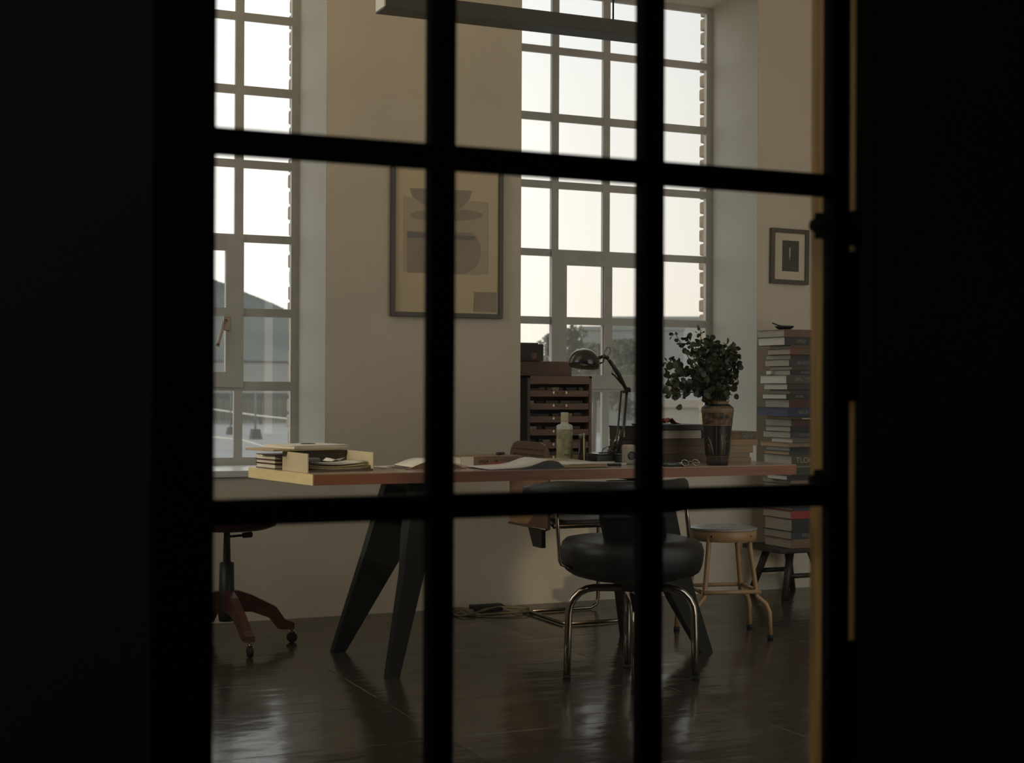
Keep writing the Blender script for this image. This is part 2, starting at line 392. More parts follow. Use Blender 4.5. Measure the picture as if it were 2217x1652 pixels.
b = MB(); b.bx(-1.9, -1.8, -1.6, YP, 0, 3.3); struct(b.build('wall_hall_left', M['black_wall']))
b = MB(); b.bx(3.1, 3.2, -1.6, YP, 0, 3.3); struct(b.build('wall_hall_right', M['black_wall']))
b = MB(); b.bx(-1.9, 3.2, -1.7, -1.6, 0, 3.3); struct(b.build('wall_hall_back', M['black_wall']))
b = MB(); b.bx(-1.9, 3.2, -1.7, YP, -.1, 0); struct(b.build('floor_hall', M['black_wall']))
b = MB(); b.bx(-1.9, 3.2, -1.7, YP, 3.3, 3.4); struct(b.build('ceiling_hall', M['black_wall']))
# the glazed steel door
def PX(px, Y=YP): d = ray(px, 826); return Y*d.x/d.y
dth = .022
b = MB(); y0, y1 = YP, YP+dth
b.bx(XL-.068, PX(465), y0, y1, .03, 2.12)
b.bx(PX(1801), XS, y0, y1, .03, 2.12)
vx = [(918, 985), (1373, 1437)]
mun = MB()
for a, c in vx:
    xr = PX(c); xl = PX(a)*(YP+dth)/YP
    mun.bx(xl, xr, y0, y1, .03, 2.12)
zr = [(-.0944, -.0754), (.1588, .1785)]
pitch = (.16865+.0849)*YP
rails = []
for k in (-2, -1, 0, 1, 2, 3):
    base = CAM_H + (-.0849)*YP + pitch*k
    rails.append(base)
for k, zc in enumerate(rails):
    if zc > 2.2 or zc < 0: continue
    if abs(zc-(CAM_H-.0849*YP)) < .01: z0, z1 = CAM_H-.0944*YP, CAM_H-.0754*(YP+dth)
    elif abs(zc-(CAM_H+.16865*YP)) < .02: z0, z1 = CAM_H+.1588*(YP+dth), CAM_H+.1785*YP
    else: z0, z1 = zc-.016, zc+.016
    mun.bx(PX(465), PX(1801), y0+.001, y1-.001, z0, z1)
b.bx(PX(465), PX(1801), y0, y1, .03, .10); b.bx(PX(465), PX(1801), y0, y1, 2.06, 2.12)
door = struct(b.build('door_1', M['black_steel']))
mun.build('muntin_grid', M['black_steel'], door)
g = MB(); g.bx(PX(462), PX(1806), YP+.010, YP+.013, .06, 2.10); g.build('door_glass', M['door_pane'], door)
for (p0, p1) in ((466, 522), (1014, 1062)):
    za = AY(1790, p1, YP+.05).z; zb = AY(1790, p0, YP+.05).z
    h = MB(); xm = XS
    h.tube([(PX(1757, YP+.03), YP+.03, (za+zb)/2), (PX(1800), YP+.03, (za+zb)/2)], [.008, .012], 12)
    h.bx(PX(1764, YP+.03), (XJ-.004) if p0 < 600 else XS-.01, YP+.026, YP+.034, za, zb, bev=.003)
    if p0 < 600: h.tube([(XJ-.006, YP-.004, za-.01), (XJ-.006, YP-.004, zb+.0)], .009, 12)
    h.build('hinge', M['black_steel'], door)
# cover plates that close the gap beside the stile
for (p0, p1) in ((545, 868), (1385, 1650)):
    za = AY(1846, p1, YP).z; zb = AY(1846, p0, YP).z
    h = MB(); h.bx(XS-.004, XJ+.004, YP-.003, YP-.001, za, zb); h.build('gap_cover', M['black_steel'], door)

# ------------------------------------------------------------------ steel windows
ZB = [(2.836, 2.7985), (2.4866, 2.4463), (2.132, 2.094), (1.776, 1.739), (1.423, 1.384), (1.074, 1.030)]
def window(name, x0, x1, bars, cas):
    f = MB(); y0, y1 = YG, YG+.026
    f.bx(x0, x0+.04, y0, y1, ZS, ZT); f.bx(x1-.042, x1, y0, y1, ZS, ZT); f.bx(x0+.04, x1-.042, y0+.001, y1-.001, ZS, .7125); f.bx(x0+.04, x1-.042, y0+.001, y1-.001, ZT-.03, ZT)
    for (zt, zb) in ZB: f.bx(x0+.03, x1-.03, y0+.004, y1-.004, zb, zt)
    for xb in bars: f.bx(xb-.0205, xb+.0205, y0+.002, y1-.002, ZS+.001, ZT-.001)
    fr = struct(f.build(name, M['bars']))
    g = MB(); g.bx(x0+.02, x1-.02, YG+.018, YG+.021, 1.40, ZT-.01); g.build('upper_panes', M['pane_clean'], fr)
    g = MB(); g.bx(x0+.02, x1-.02, YG+.018, YG+.021, .70, 1.395); g.build('lower_panes', M['pane'], fr)
    a, c = cas; s = MB(); y0 = YG-.012
    s.bx(a-.022, a+.065, y0, YG+.02, 1.045, 1.77, bev=.003); s.bx(c-.065, c+.022, y0, YG+.02, 1.045, 1.77, bev=.003)
    s.bx(a, c, y0+.001, YG+.019, 1.695, 1.768, bev=.003); s.bx(a, c, y0+.001, YG+.019, 1.047, 1.120, bev=.003)
    s.bx(a+.05, c-.05, y0+.002, YG+.01, 1.384, 1.423); mid = (a+c)/2; s.bx(mid-.023, mid+.023, y0+.003, YG+.01, 1.06, 1.76)
    cs = s.build('casement', M['bars'], fr)
    return fr, cs
w1, c1 = window('window_1', .64, 2.0, [1.075, 1.385, 1.703], (1.075, 1.703))
w2, c2 = window('window_2', 2.975, 4.337, [3.375, 3.678, 3.998], (3.375, 3.998))
# casement handle of the left window
hp = AY(486, 703, YG-.02); he = AY(471, 750, YG-.05)
h = MB(); h.bx(AY(485, 700, YG-.02).x, AY(499, 700, YG-.02).x, YG-.018, YG-.010, AY(490, 716, YG).z, AY(490, 686, YG).z, bev=.003)
h.tube([hp+Vector((.008, 0, .02)), hp+Vector((-.008, -.02, .008)), hp+Vector((-.014, -.028, -.01)), he+Vector((.004, 0, .02)), he], [.008, .010, .008, .008, .010], 10)
h.build('casement_handle', M['handle'], c1)

# ------------------------------------------------------------------ outdoors
struct((lambda b: b.bx(-500, 900, 9, 1700, -2.6, -2.0) and b.build('ground_outside', M['ground']))(MB()))
random.seed(3)
pts = [(380, 600), (440, 603), (462, 607), (490, 615), (527, 632), (560, 645), (590, 657), (613, 668), (660, 690), (740, 722), (860, 770), (1000, 815), (1100, 842)]
b = MB(); Yh = 1400; top = []
for i in range(len(pts)-1):
    n = 26
    for k in range(n):
        t = k/n; px = pts[i][0]*(1-t)+pts[i+1][0]*t; py = pts[i][1]*(1-t)+pts[i+1][1]*t
        top.append(AY(px, py - random.uniform(0, 2.2), Yh))
f = [Vector((p.x, Yh-120, -2)) for p in top]; bk = [Vector((p.x, Yh+300, -2)) for p in top]
b.quadstrip(top, f); b.quadstrip(bk, top)
b.prism([f[0], top[0], bk[0]], (-.1, 0, 0)); b.prism([f[-1], top[-1], bk[-1]], (.1, 0, 0))
tag(b.build('hill', M['hill']), 'dark wooded hill sloping down behind the left window', 'hill')
def oblk(name, label, cat, p0, p1, yt, yb, Y, depth, m, m2=None, frac=.3, turn=0., **kw):
    a = AY(p0, yt, Y); c = AY(p1, yt, Y)
    if turn:                       # facade turned towards the studio window
        rr = ray(p1, yt); q_ = rr.x/rr.y; t_ = (q_*a.y-a.x)/(math.cos(turn)-q_*math.sin(turn))
        u = Vector((math.cos(turn), math.sin(turn), 0)); n_ = Vector((-u.y, u.x, 0)); w = t_; h = a.z+2
        r = thing(name, label, cat, Vector((a.x, a.y, -2))+u*w/2+n_*depth/2, turn)
        b = MB(); b.bx(-w/2, w/2, -depth/2, depth/2, 0, h); b.build('walls', m, r)
        b = MB(); b.bx(-w/2-.1, w/2+.1, -depth/2-.1, depth/2+.1, h-.25, h+.02); b.build('parapet', m, r)
        return r, w, h
    zb = AY((p0+p1)/2, yb, Y).z if yb else -2
    r = thing(name, label, cat, ((a.x+c.x)/2, Y+depth/2, -2))
    w = abs(c.x-a.x); h = a.z+2; b = MB(); b.bx(-w/2, w/2, -depth/2, depth/2, 0, h); b.build('walls', m, r)
    b = MB(); b.bx(-w/2-.15, w/2+.15, -depth/2-.15, depth/2+.15, h, h+.25); b.build('parapet', M['fardark'], r)
    return r, w, h
r, w, h = oblk('warehouse', 'long low pale building beyond the fence in the left window', 'building', 250, 800, 781, None, 200, 30, M['far1'])
b = MB(); b.bx(-w/2, w/2, -15.12, -15, 0, (852-812)/3200*215*.9); b.build('base_band', M['fardark'], r)
a = AY(250, 864, 125); c = AY(800, 870, 125)
r = thing('fence', 'weathered slatted fence beyond the yard in the left window', 'fence', ((a.x+c.x)/2, 125, -2)); w = c.x-a.x
b = MB(); n = 90; hh = a.z+2
for k in range(n): b.bx(-w/2+w*k/n, -w/2+w*(k+.8)/n, -.03, .03, .05, hh+random.uniform(-.05, .05))
b.bx(-w/2, w/2, .031, .08, .3, hh-.2); b.build('slats', M['slats'], r)
for k in range(10):
    b = MB(); b.bx(-w/2+w*k/9-.08, -w/2+w*k/9+.08, .08, .24, 0, hh+.05); b.build('post', M['concrete'], r)
for px, py, Y, pw, lab in ((554, 951, 0, 24, 'sign post in a large concrete foot, the right one in the left window'), (500, 941, 0, 18, 'sign post in a concrete foot, nearest the left edge of the left window')):
    p = AZ(px, py, -2); s_ = p.y/3200*1.0
    r = thing('sign_post', lab, 'post', p, 0, 'posts outside the left window')
    b = MB(); wv = pw*p.length/3200/2
    b.prism([(-wv, -wv, 0), (wv, -wv, 0), (wv*.6, -wv*.6, wv*1.8), (-wv*.6, -wv*.6, wv*1.8)], (0, wv*2, 0)); b.build('concrete_foot', M['concrete'], r)
    b = MB(); b.tube([(0, wv*.4, wv*1.7), (0, wv*.4, 3.0)], .05, 8); b.build('pole', M['far2'], r)
for (pp, Y, lab) in (([(380, 880), (465, 887), (560, 900), (625, 907), (720, 909)], 110, 'upper pale cable hanging across the yard in the left window'), ([(380, 938), (465, 947), (520, 952), (565, 965), (640, 985)], 60, 'lower pale cable hanging across the yard in the left window')):
    b = MB(); b.tube([AY(x, y, Y) for x, y in pp], .03*Y/60, 6); tag(b.build('yard_cable', M['cable']), lab, 'cable')
oblk('office_block', 'grey concrete block with streaked wall behind the desk lamp', 'building', 1255, 1480, 707, None, 95, 8, M['far2'], turn=R(-27))
r, w, h = oblk('apartment_block', 'pale flat-roofed building with its roofline in the right window', 'building', 1312, 1700, 685.5, None, 140, 12, M['far1'], turn=R(-29))
oblk('shed', 'beige low shed outside behind the vase', 'building', 1400, 1640, 866, None, 44, 3, M['far3'], turn=R(-30))
# trees
def far_tree(label, px, py_top, Y, wpx, hole=.0, n=520):
    t = AY(px, py_top, Y); r = thing('tree', label, 'tree', (t.x, Y, -2), 0, 'trees outside the right window')
    H = t.z+2; b = MB(); b.tube([(0, 0, 0), (.1, 0, H*.5), (0, 0, H*.9)], [.14, .1, .03], 7); b.build('trunk', M['twig'], r)
    b = MB(); wv = wpx*Y/3200/2
    cl = [(random.gauss(0, wv*.5), random.gauss(0, wv*.4), H-abs(random.gauss(0, .38))*H*.8 - .1) for _ in range(26)]
    for _ in range(n):
        c = random.choice(cl); p = Vector((c[0]+random.gauss(0, .22), c[1]+random.gauss(0, .22), min(H, c[2]+random.gauss(0, .22))))
        q = Matrix.Rotation(random.uniform(0, 6.3), 3, Vector((random.gauss(0, 1), random.gauss(0, 1), random.gauss(0, 1))).normalized())
        s_ = random.uniform(.07, .15); v = [b.bm.verts.new(p+q @ Vector(k)*s_) for k in ((-1, -.5, 0), (1, -.5, .2), (1, .5, 0), (-1, .5, .2))]; b.bm.faces.new(v)
    b.build('crown', M['tree'], r)
far_tree('loose-leaved tree outside to the right of the black box', 1192, 724, 55, 26, n=600)
far_tree('leafy tree outside beside the grey concrete block', 1240, 700, 58, 34, n=1000)
far_tree('olive bushy tree outside in front of the grey concrete block', 1285, 745, 62, 70, n=1200)
far_tree('broad olive tree outside behind the lamp arm', 1350, 738, 66, 75, n=1200)

# ------------------------------------------------------------------ framed prints on the window wall
def yprism(b, pts_, y, t, m): b.prism([(x, y, z) for x, z in pts_], (0, -t, 0), m)
def WX(px, py, Y=YW): p = AY(px, py, Y); return (p.x, p.z)
bl = AY(843, 683, YW); br = AY(1085, 689, YW); zt = AY(1080, 352, YW).z; zb = (bl.z+br.z)/2-.003
r = thing('framed_print', 'large grey-framed tan print with vessel shapes between the windows', 'picture', ((bl.x+br.x)/2, YW-.001, zb)); w = br.x-bl.x; hh = zt-zb
b = MB(); fw_ = .021
for (x0, x1, z0, z1) in ((-w/2, -w/2+fw_, 0, hh), (w/2-fw_, w/2, 0, hh), (-w/2+fw_, w/2-fw_, 0, fw_), (-w/2+fw_, w/2-fw_, hh-fw_, hh)): b.bx(x0, x1, -.024, 0, z0, z1, bev=.002)
b.build('picture_frame', M['frame'], r)
b = MB(); b.bx(-w/2+fw_, w/2-fw_, -.010, -.006, fw_, hh-fw_); b.build('print_sheet', M['print'], r)
def LP(px, py): p = AY(px, py, YW-.01); return (p.x-r.location.x, p.z-zb)
def shape(nm, pts_, m, y=-.0101, t=.0006):
    b = MB(); yprism(b, [LP(*p) for p in pts_], y, t, m); return b.build(nm, None, r)
def ell(cx, cy, rx, ry, n=28, a0=0, a1=360): return [(cx+rx*math.cos(R(a0+(a1-a0)*k/n)), cy+ry*math.sin(R(a0+(a1-a0)*k/n))) for k in range(n)]
shape('tan_field', [(873, 425), (1058, 438), (1058, 594), (1030, 596), (873, 588)], M['ink2'], -.0100, .0003)
shape('upper_vessel', [(886, 407), (1022, 413), (1016, 432), (1000, 450), (985, 455), (940, 449), (915, 442), (893, 425)], M['ink'])
shape('dish_shape', ell(966, 466, 79, 13), M['ink'], -.0112)
shape('lower_vessel', [(881, 500), (1000, 503)] + ell(1003, 545, 38, 48, 10, -60, 60) + [(1005, 594), (881, 590)], M['ink'])
shape('vessel_band', [(881, 501), (1030, 512), (1026, 521), (881, 514)], M['ink3'], -.0108, .0004)
shape('corner_block', [(1026, 632), (1075, 633), (1075, 676), (1024, 675)], M['ink'])
tl = AY(1665, 494, YW); brp = AY(1746, 617, YW)
r = thing('framed_print', 'small dark-framed picture with wide mat above the book tower', 'picture', ((tl.x+brp.x)/2, YW-.001, brp.z)); w = brp.x-tl.x; hh = tl.z-brp.z; r.rotation_euler = (0, R(.7), 0)
b = MB(); fw_ = .022
for (x0, x1, z0, z1) in ((-w/2, -w/2+fw_, 0, hh), (w/2-fw_, w/2, 0, hh), (-w/2+fw_, w/2-fw_, 0, fw_), (-w/2+fw_, w/2-fw_, hh-fw_, hh)): b.bx(x0, x1, -.022, 0, z0, z1, bev=.002)
b.build('picture_frame', M['frame'], r)
b = MB(); b.bx(-w/2+fw_, w/2-fw_, -.010, -.004, fw_, hh-fw_); b.build('mat_board', M['mat_board'], r)
b = MB(); b.bx(-w*.19, w*.25, -.0112, -.0102, hh*.23, hh*.79); b.build('print_sheet', M['photo'], r)
b = MB(); b.bx(-.003, .006, -.0122, -.0113, hh*.50, hh*.66); b.bx(-.001, .003, -.0122, -.0113, hh*.44, hh*.5); b.build('pale_figure', M['ink2'], r)

# ------------------------------------------------------------------ hanging fluorescent fixture
YF = 5.6
a = AY(833, 20, YF); c = AY(1403, 81, YF); zb = (AY(1128, 51.5, YF).z); hgt = .066
r = thing('ceiling_light', 'long dark trough light hanging below the ceiling', 'ceiling light', ((a.x+c.x)/2, YF+.05, zb)); L = c.x-a.x
b = MB(); b.prism([(-L/2, -.05, .006), (-L/2, .05, .006), (-L/2, .05, hgt), (-L/2, -.05, hgt)], (L, 0, 0))
b.bx(-L/2-.002, L/2+.002, -.056, .056, 0, .007, bev=.002); b.build('housing', M['fixture'], r)
for s_ in (-1, 1):
    b = MB(); b.bx(s_*L/2-.004, s_*L/2+.004, -.052, .052, .006, hgt+.002, bev=.002); b.build('end_cap', M['fixcap'], r)
    b = MB(); b.tube([(s_*L*.38, 0, hgt), (s_*L*.38, 0, ZC-zb)], .004, 8); b.build('suspension_rod', M['iron'], r)

# ------------------------------------------------------------------ desk
DZ = .737; DT = .040
q = [AZ(679, 1027, DZ), AZ(1724, 1006, DZ), Vector((3.60, 5.66, DZ)), AZ(540, 1011, DZ)]
r = thing('desk', 'long wooden desk on dark splayed steel legs with a pale left end', 'desk', (2.5, 5.35, 0))
o0 = Vector((2.5, 5.35, 0))
P = [p-o0 for p in q]
b = MB(); lo = [p-Vector((0, 0, DT)) for p in P]
b.prism([p-Vector((0, 0, .0025)) for p in P], (0, 0, .0025), M['desktop']); b.prism(lo, (0, 0, DT-.0025), M['cherry'])
dt = b.build('desktop', None, r)
dirl = (P[3]-P[0]).normalized(); nrm = Vector((dirl.y, -dirl.x, 0))
if nrm.x > 0: nrm = -nrm
b = MB(); b.prism([P[0]-Vector((0, 0, DT)), P[3]-Vector((0, 0, DT)), P[3]-Vector((0, 0, .001)), P[0]-Vector((0, 0, .001))], nrm*.004); e = b.build('end_edge', M['ply'], r); e['label'] = 'pale yellow plywood left end'
# splayed sheet-steel legs, lofted from foot to top
def dleg(secs, depth):
    b = MB(); rings = []
    for (px, py, Y, w, dp) in secs:
        z = AY(px, py, Y).z if py else 0; c = AY(px, py or 1400, Y); k = (Y*1.05+.3)/3200*1.04
        x = c.x; w2 = w*k/2*1.0; y = Y
        z = max(0.0, min(z, DZ-DT-.002))
        rings.append([b.bm.verts.new((x-w2-2.5, y-dp/2-5.35, z)), b.bm.verts.new((x+w2-2.5, y-dp/2-5.35, z)), b.bm.verts.new((x+w2-2.5, y+dp/2-5.35, z)), b.bm.verts.new((x-w2-2.5, y+dp/2-5.35, z))])
    for a, c in zip(rings, rings[1:]):
        for k in range(4): b.bm.faces.new((a[k], a[(k+1) % 4], c[(k+1) % 4], c[k]))
    b.bm.faces.new(rings[0][::-1]); b.bm.faces.new(rings[-1]); return b.build('leg', M['legs'], r)
dleg([(848, 1467, 5.043, 27, .035), (891, 1240, 5.12, 43, .06), (905, 1150, 5.16, 58, .08), (928, 1040, 5.22, 70, .09)], 0)
dleg([(731, 1411, 5.62, 27, .035), (831, 1190, 5.52, 84, .05), (858, 1110, 5.48, 90, .06), (878, 1040, 5.44, 88, .06)], 0)
dleg([(1526, 1411, 5.05, 30, .035), (1475, 1295, 5.10, 58, .06), (1425, 1160, 5.15, 88, .08), (1398, 1040, 5.2, 92, .09)], 0)
dleg([(1356, 1392, 5.50, 22, .035), (1350, 1270, 5.48, 34, .05), (1348, 1150, 5.46, 56, .06), (1350, 1040, 5.44, 66, .06)], 0)
b = MB(); b.box((1.94-2.5, .0, DZ-DT-.014), (.05, .36, .024)); b.build('leg_bracket', M['legs'], r)
b = MB(); b.box((2.97-2.5, .0, DZ-DT-.014), (.05, .36, .024)); b.build('leg_bracket', M['legs'], r)

# ------------------------------------------------------------------ books
def bookmat(name, col, rough=.6): return mat('cover_'+name, col, rough, var=.15, vscale=20)
def book(label, loc, w, d, t, rz, cov, pg, group=None, spine='-y', name='book', cat='book', strip=None, board=.0022):
    """w along x, d along y; the spine closes one side, page edges show on the others"""
    r = thing(name, label, cat, loc, rz, group)
    b = MB(); ins = .004
    b.bx(-w/2, w/2, -d/2, d/2, 0, board, bev=.0006); b.bx(-w/2, w/2, -d/2, d/2, t-board, t, bev=.0006)
    if spine == '-y': b.bx(-w/2, w/2, -d/2-.0015, -d/2+.0012, 0, t, bev=.0008)
    elif spine == '+x': b.bx(w/2-.0012, w/2+.0015, -d/2, d/2, 0, t, bev=.0008)
    elif spine == '-x': b.bx(-w/2-.0015, -w/2+.0012, -d/2, d/2, 0, t, bev=.0008)
    elif spine == '+y': b.bx(-w/2, w/2, d/2-.0012, d/2+.0015, 0, t, bev=.0008)
    b.build('cover', cov, r)
    b = MB(); b.bx(-w/2+ins, w/2-ins, -d/2+ins, d/2-ins, board, t-board); b.build('pages', pg, r)
    if strip:
        b = MB(); 
        for (u0, u1, v0, v1) in strip[1:]:
            if spine == '-y': b.bx(-w/2+w*u0, -w/2+w*u1, -d/2-.0022, -d/2-.0014, t*v0, t*v1)
            elif spine == '+x': b.bx(w/2+.0014, w/2+.0022, -d/2+d*u0, -d/2+d*u1, t*v0, t*v1)
        b.build('spine_lettering', strip[0], r)
    return r
cv = {k: bookmat(k, c) for k, c in dict(
    mauve=(.16, .095, .075), charcoal=(.045, .045, .042), brown=(.10, .07, .045), russet=(.20, .085, .045), darkgrey=(.055, .052, .045), olive=(.085, .075, .05),
    olive2=(.07, .062, .045), darkbrown=(.075, .05, .035), slate=(.05, .055, .055), maroon=(.085, .035, .03), blue=(.032, .045, .095), green=(.05, .06, .04),
    plum=(.085, .04, .035), black=(.028, .03, .03), tan=(.26, .19, .11), navy=(.035, .05, .06), red=(.32, .045, .03), stone=(.22, .19, .14), wood=(.19, .12, .07), grey=(.13, .12, .10)).items()}
T = M['cream']
XC, YC = AY(1702, 900, 6.13).x, 6.13
def zc(py): return AY(1706, py, YC).z
# y top, y bottom, left px, corner px, cover, pages, description
TB = [
 (713, 728.5, 1640, 1697, 'mauve', 'page', 'mauve-brown book topping the tall book tower, small dish on it', None),
 (729, 746.5, 1640, 1698, 'charcoal', 'page_hi', 'thick charcoal book with bright pages, second from the tower top', 1),
 (747, 754.5, 1664, 1711, 'brown', 'page', 'thin dark brown book just under the thick charcoal one', None),
 (755, 766.5, 1660, 1710, 'russet', 'page', 'russet-spined book near the top of the tall tower', 1),
 (767, 777, 1656, 1711, 'darkgrey', 'page', 'dark grey book directly beneath the russet-spined book', None),
 (777.6, 792, 1654, 1708, 'slate', 'page', 'thick slate book with plain pages in the upper tower', 2),
 (792.6, 800, 1664, 1714, 'olive2', 'page', 'thin olive-grey book jutting right in the upper tower', None),
 (800.4, 811.5, 1658, 1710, 'black', 'page', 'black book with a white slip poking out of its left side', 1),
 (812, 830, 1644, 1702, 'olive', 'page_hi', 'wide olive book with thick bright pages, mid tower', 2),
 (830.6, 843, 1652, 1704, 'darkgrey', 'page_hi', 'grey-covered book directly under the wide olive one', None),
 (843.6, 852.5, 1665, 1710, 'darkbrown', 'page', 'short dark brown book set back in the middle of the tower', None),
 (853, 863.5, 1649, 1702, 'black', 'page_hi', 'slim black book with the brightest pages in the tower', 1),
 (864.2, 882, 1655, 1708, 'maroon', 'page', 'maroon-spined book resting on the blue book', None),
 (882.6, 901, 1637, 1704, 'blue', 'blue', 'deep blue slipcased book standing out of the tower', 1),
 (901.6, 907.5, 1660, 1713, 'green', 'page_tan', 'thin dark green book directly beneath the blue one', 3),
 (908, 923, 1656, 1713, 'plum', 'page', 'plum-spined book two below the blue slipcase', None),
 (923.6, 934.5, 1656, 1711, 'black', 'page', 'black book between the plum book and the white-lettered one', None),
 (935, 948.5, 1651, 1711, 'slate', 'page', 'dark book with pale spine letters, lower tower', 2),
 (949, 958.5, 1669, 1716, 'grey', 'page_hi', 'short grey book pushed to the right in the lower tower', None),
 (959, 967.5, 1645, 1706, 'tan', 'page_tan', 'slim tan folder with yellowish edges in the lower tower', None),
 (968, 977, 1657, 1710, 'black', 'page', 'black book right beneath the slim tan folder', None),
 (977.6, 985, 1654, 1709, 'darkgrey', 'page_tan', 'dark grey book with tan pages above the fat pale book', None),
 (985.6, 1008, 1653, 1714, 'olive', 'page', 'fat book with tall faded letters on its spine, at desk height', 4),
 (1008.6, 1012, 1646, 1706, 'stone', 'page_hi', 'thin pale magazine lying under the fat lettered book', None),
 (1012.6, 1029, 1650, 1712, 'green', 'page', 'greenish book half hidden behind the right end of the desk', None),
 (1029.6, 1039, 1660, 1704, 'black', 'page_hi', 'book with a bright page block just below the desk top', None),
 (1039.6, 1048, 1650, 1712, 'tan', 'page', 'tan-edged book above the lower door rail in the tower', None),
 (1048.6, 1072, 1652, 1712, 'darkbrown', 'page', 'dark brown book behind the lower door rail, upper of two', None),
 (1072.6, 1097, 1652, 1712, 'grey', 'page', 'grey book behind the lower door rail, lower of two', None),
 (1097.6, 1107, 1652, 1718, 'navy', 'page', 'dark teal book lying on the bright red one', None),
 (1107.6, 1124, 1651, 1713, 'red', 'page', 'bright red spined book low in the tower', 5),
 (1124.6, 1151, 1655, 1715, 'black', 'page', 'thick black book directly below the red one', None),
 (1151.6, 1168, 1654, 1714, 'navy', 'page', 'navy book third from the bottom of the tower', 1),
 (1168.6, 1187, 1655, 1713, 'wood', 'page', 'light brown book at the bottom of the tower on the stool', None),
]
random.seed(5)
for k, (ya, yb, pl, pc, cc, pg, lab, st) in enumerate(TB):
    z1, z0 = zc(ya), zc(yb+.7)
    yc = YC + random.uniform(-.01, .01); cx = AY(pc, 900, yc).x
    rr = ray(pl, 900); yback = min(cx*rr.y/rr.x, 6.47); d = max(.15, yback-yc)
    w = random.uniform(.17, .235)
    strip = None
    if st == 1: strip = (M['spine_text'], (.30, .56, .28, .72))
    if st == 2: strip = (M['spine_text'], (.25, .78, .25, .75))
    if st == 3: strip = (M['tanpaper'], (.35, .92, .05, .45))
    if st == 5: strip = (M['tanpaper'], (.62, .68, .3, .75))
    pgm = cv['blue'] if pg == 'blue' else M[pg]
    bk_ = book(lab, (cx+w/2, yc+d/2, z0), w, d, z1-z0, 0, cv[cc], pgm, 'books in the tall tower', strip=strip)
    if st == 4: text('TLOR', .040, bk_, (-w/2+.075, -d/2-.0016, (z1-z0)/2), (R(90), 0, 0), M['tanpaper'], 'spine_lettering')
    if lab.startswith('black book with a white slip'):
        b = MB(); b.bx(-w/2-.012, -w/2+.02, d/2-.06, d/2-.02, (z1-z0)*.2, (z1-z0)*.8); s_ = b.build('paper_slip', M['paper'], bk_); s_['label'] = 'white paper slip'
# dish on top
zt = zc(713); p = AY(1703, 712, 6.22)
r = thing('dish', 'small dark oval dish with a stick on the book tower', 'dish', (p.x, 6.24, zt+.0005))
b = MB(); b.lathe([(.012, 0), (.030, .004), (.045, .013), (.050, .021), (.047, .020), (.030, .008), (.005, .005)], seg=28); b.build('bowl', M['iron'], r)
b = MB(); b.tube([(-.075, -.005, .034), (-.03, 0, .022), (.03, 0, .018)], .0035, 8); b.build('stick', M['darkwood'], r)
# low dark stool under the tower
zs = zc(1188.2)
r = thing('low_stool', 'low dark wooden stool carrying the tall book tower', 'stool', (XC+.13, 6.29, 0))
b = MB(); b.box((0, 0, zs-.012), (.34, .34, .024), bev=.006); b.build('seat', M['darkwood'], r)
for sx_ in (-1, 1):
    for sy2 in (-1, 1):
        b = MB(); b.tube([(sx_*.06, sy2*.10, zs-.02), (sx_*.13, sy2*.15, 0)], [.020, .016], 12); b.build('leg', M['darkwood'], r)
for y_ in (-.13, .13):
    b = MB(); b.tube([(-.10, y_, zs*.45), (.10, y_, zs*.45)], .012, 10); b.build('stretcher', M['darkwood'], r)

# ------------------------------------------------------------------ left group on the desk
p0, p1 = AZ(551, 1011.2, DZ), AZ(592, 1015.4, DZ)
dv = (p0-p1); ang = math.atan2(dv.y, dv.x)-R(90)
def place(pn, w, d, rz):      # near-left corner pn, local centre offset
    c, s_ = math.cos(rz), math.sin(rz); return Vector((pn.x+c*w/2-s_*d/2, pn.y+s_*w/2+c*d/2, pn.z))
zz = DZ; d_ = dv.length
for (t, w, cc, pg, lab) in ((.018, .17, 'plum', 'page_hi', 'bottom paperback with cream pages at the left desk end'), (.014, .165, 'maroon', 'page_hi', 'middle paperback of the three at the left desk end'), (.020, .16, 'darkbrown', 'page_hi', 'top paperback under the folder at the left desk end')):
    pl = place(Vector((p1.x+.004, p1.y, zz)), w, d_, ang)
    book(lab, pl, w, d_, t, ang, cv[cc], M[pg], 'paperbacks at the left desk end', spine='+x'); zz += t+.0006
# open-fronted letter tray
fl, fr_, bl_ = AZ(666, 1023.5, DZ), AZ(810, 1017, DZ), AZ(612, 1017, DZ)
rz = R(9)
def along(p, a, px):          # distance along heading a from p at which the sight line px is met
    rr = ray(px, 900); q_ = rr.x/rr.y; return (q_*p.y-p.x)/(math.cos(a)-q_*math.sin(a))
Wt = along(fl, rz, 810); Dt = along(fl, rz+R(90), 612); Ht = .070
rz2 = rz
r = thing('letter_tray', 'open-fronted cream card letter tray full of loose papers', 'tray', fl, rz)
b = MB()
sh = .0
b.prism([(0, 0, 0), (0, Dt, 0), (0, Dt, Ht), (0, .0, Ht-.002)], (.004, 0, 0)); b.build('side_panel', M['card'], r)
b = MB(); b.prism([(Wt-.004, 0, 0), (Wt-.004, Dt, 0), (Wt-.004, Dt, Ht), (Wt-.004, .0, Ht-.002)], (.004, 0, 0)); b.build('side_panel', M['card'], r)
b = MB(); b.bx(.004, Wt-.004, Dt-.004, Dt, 0, Ht); b.build('back_panel', M['card_dark'], r)
b = MB(); b.bx(.004, Wt-.004, 0, Dt, 0, .003); b.bx(.004, Wt-.004, -.001, .003, 0, .008); b.build('tray_floor', M['card_dark'], r)
random.seed(8)
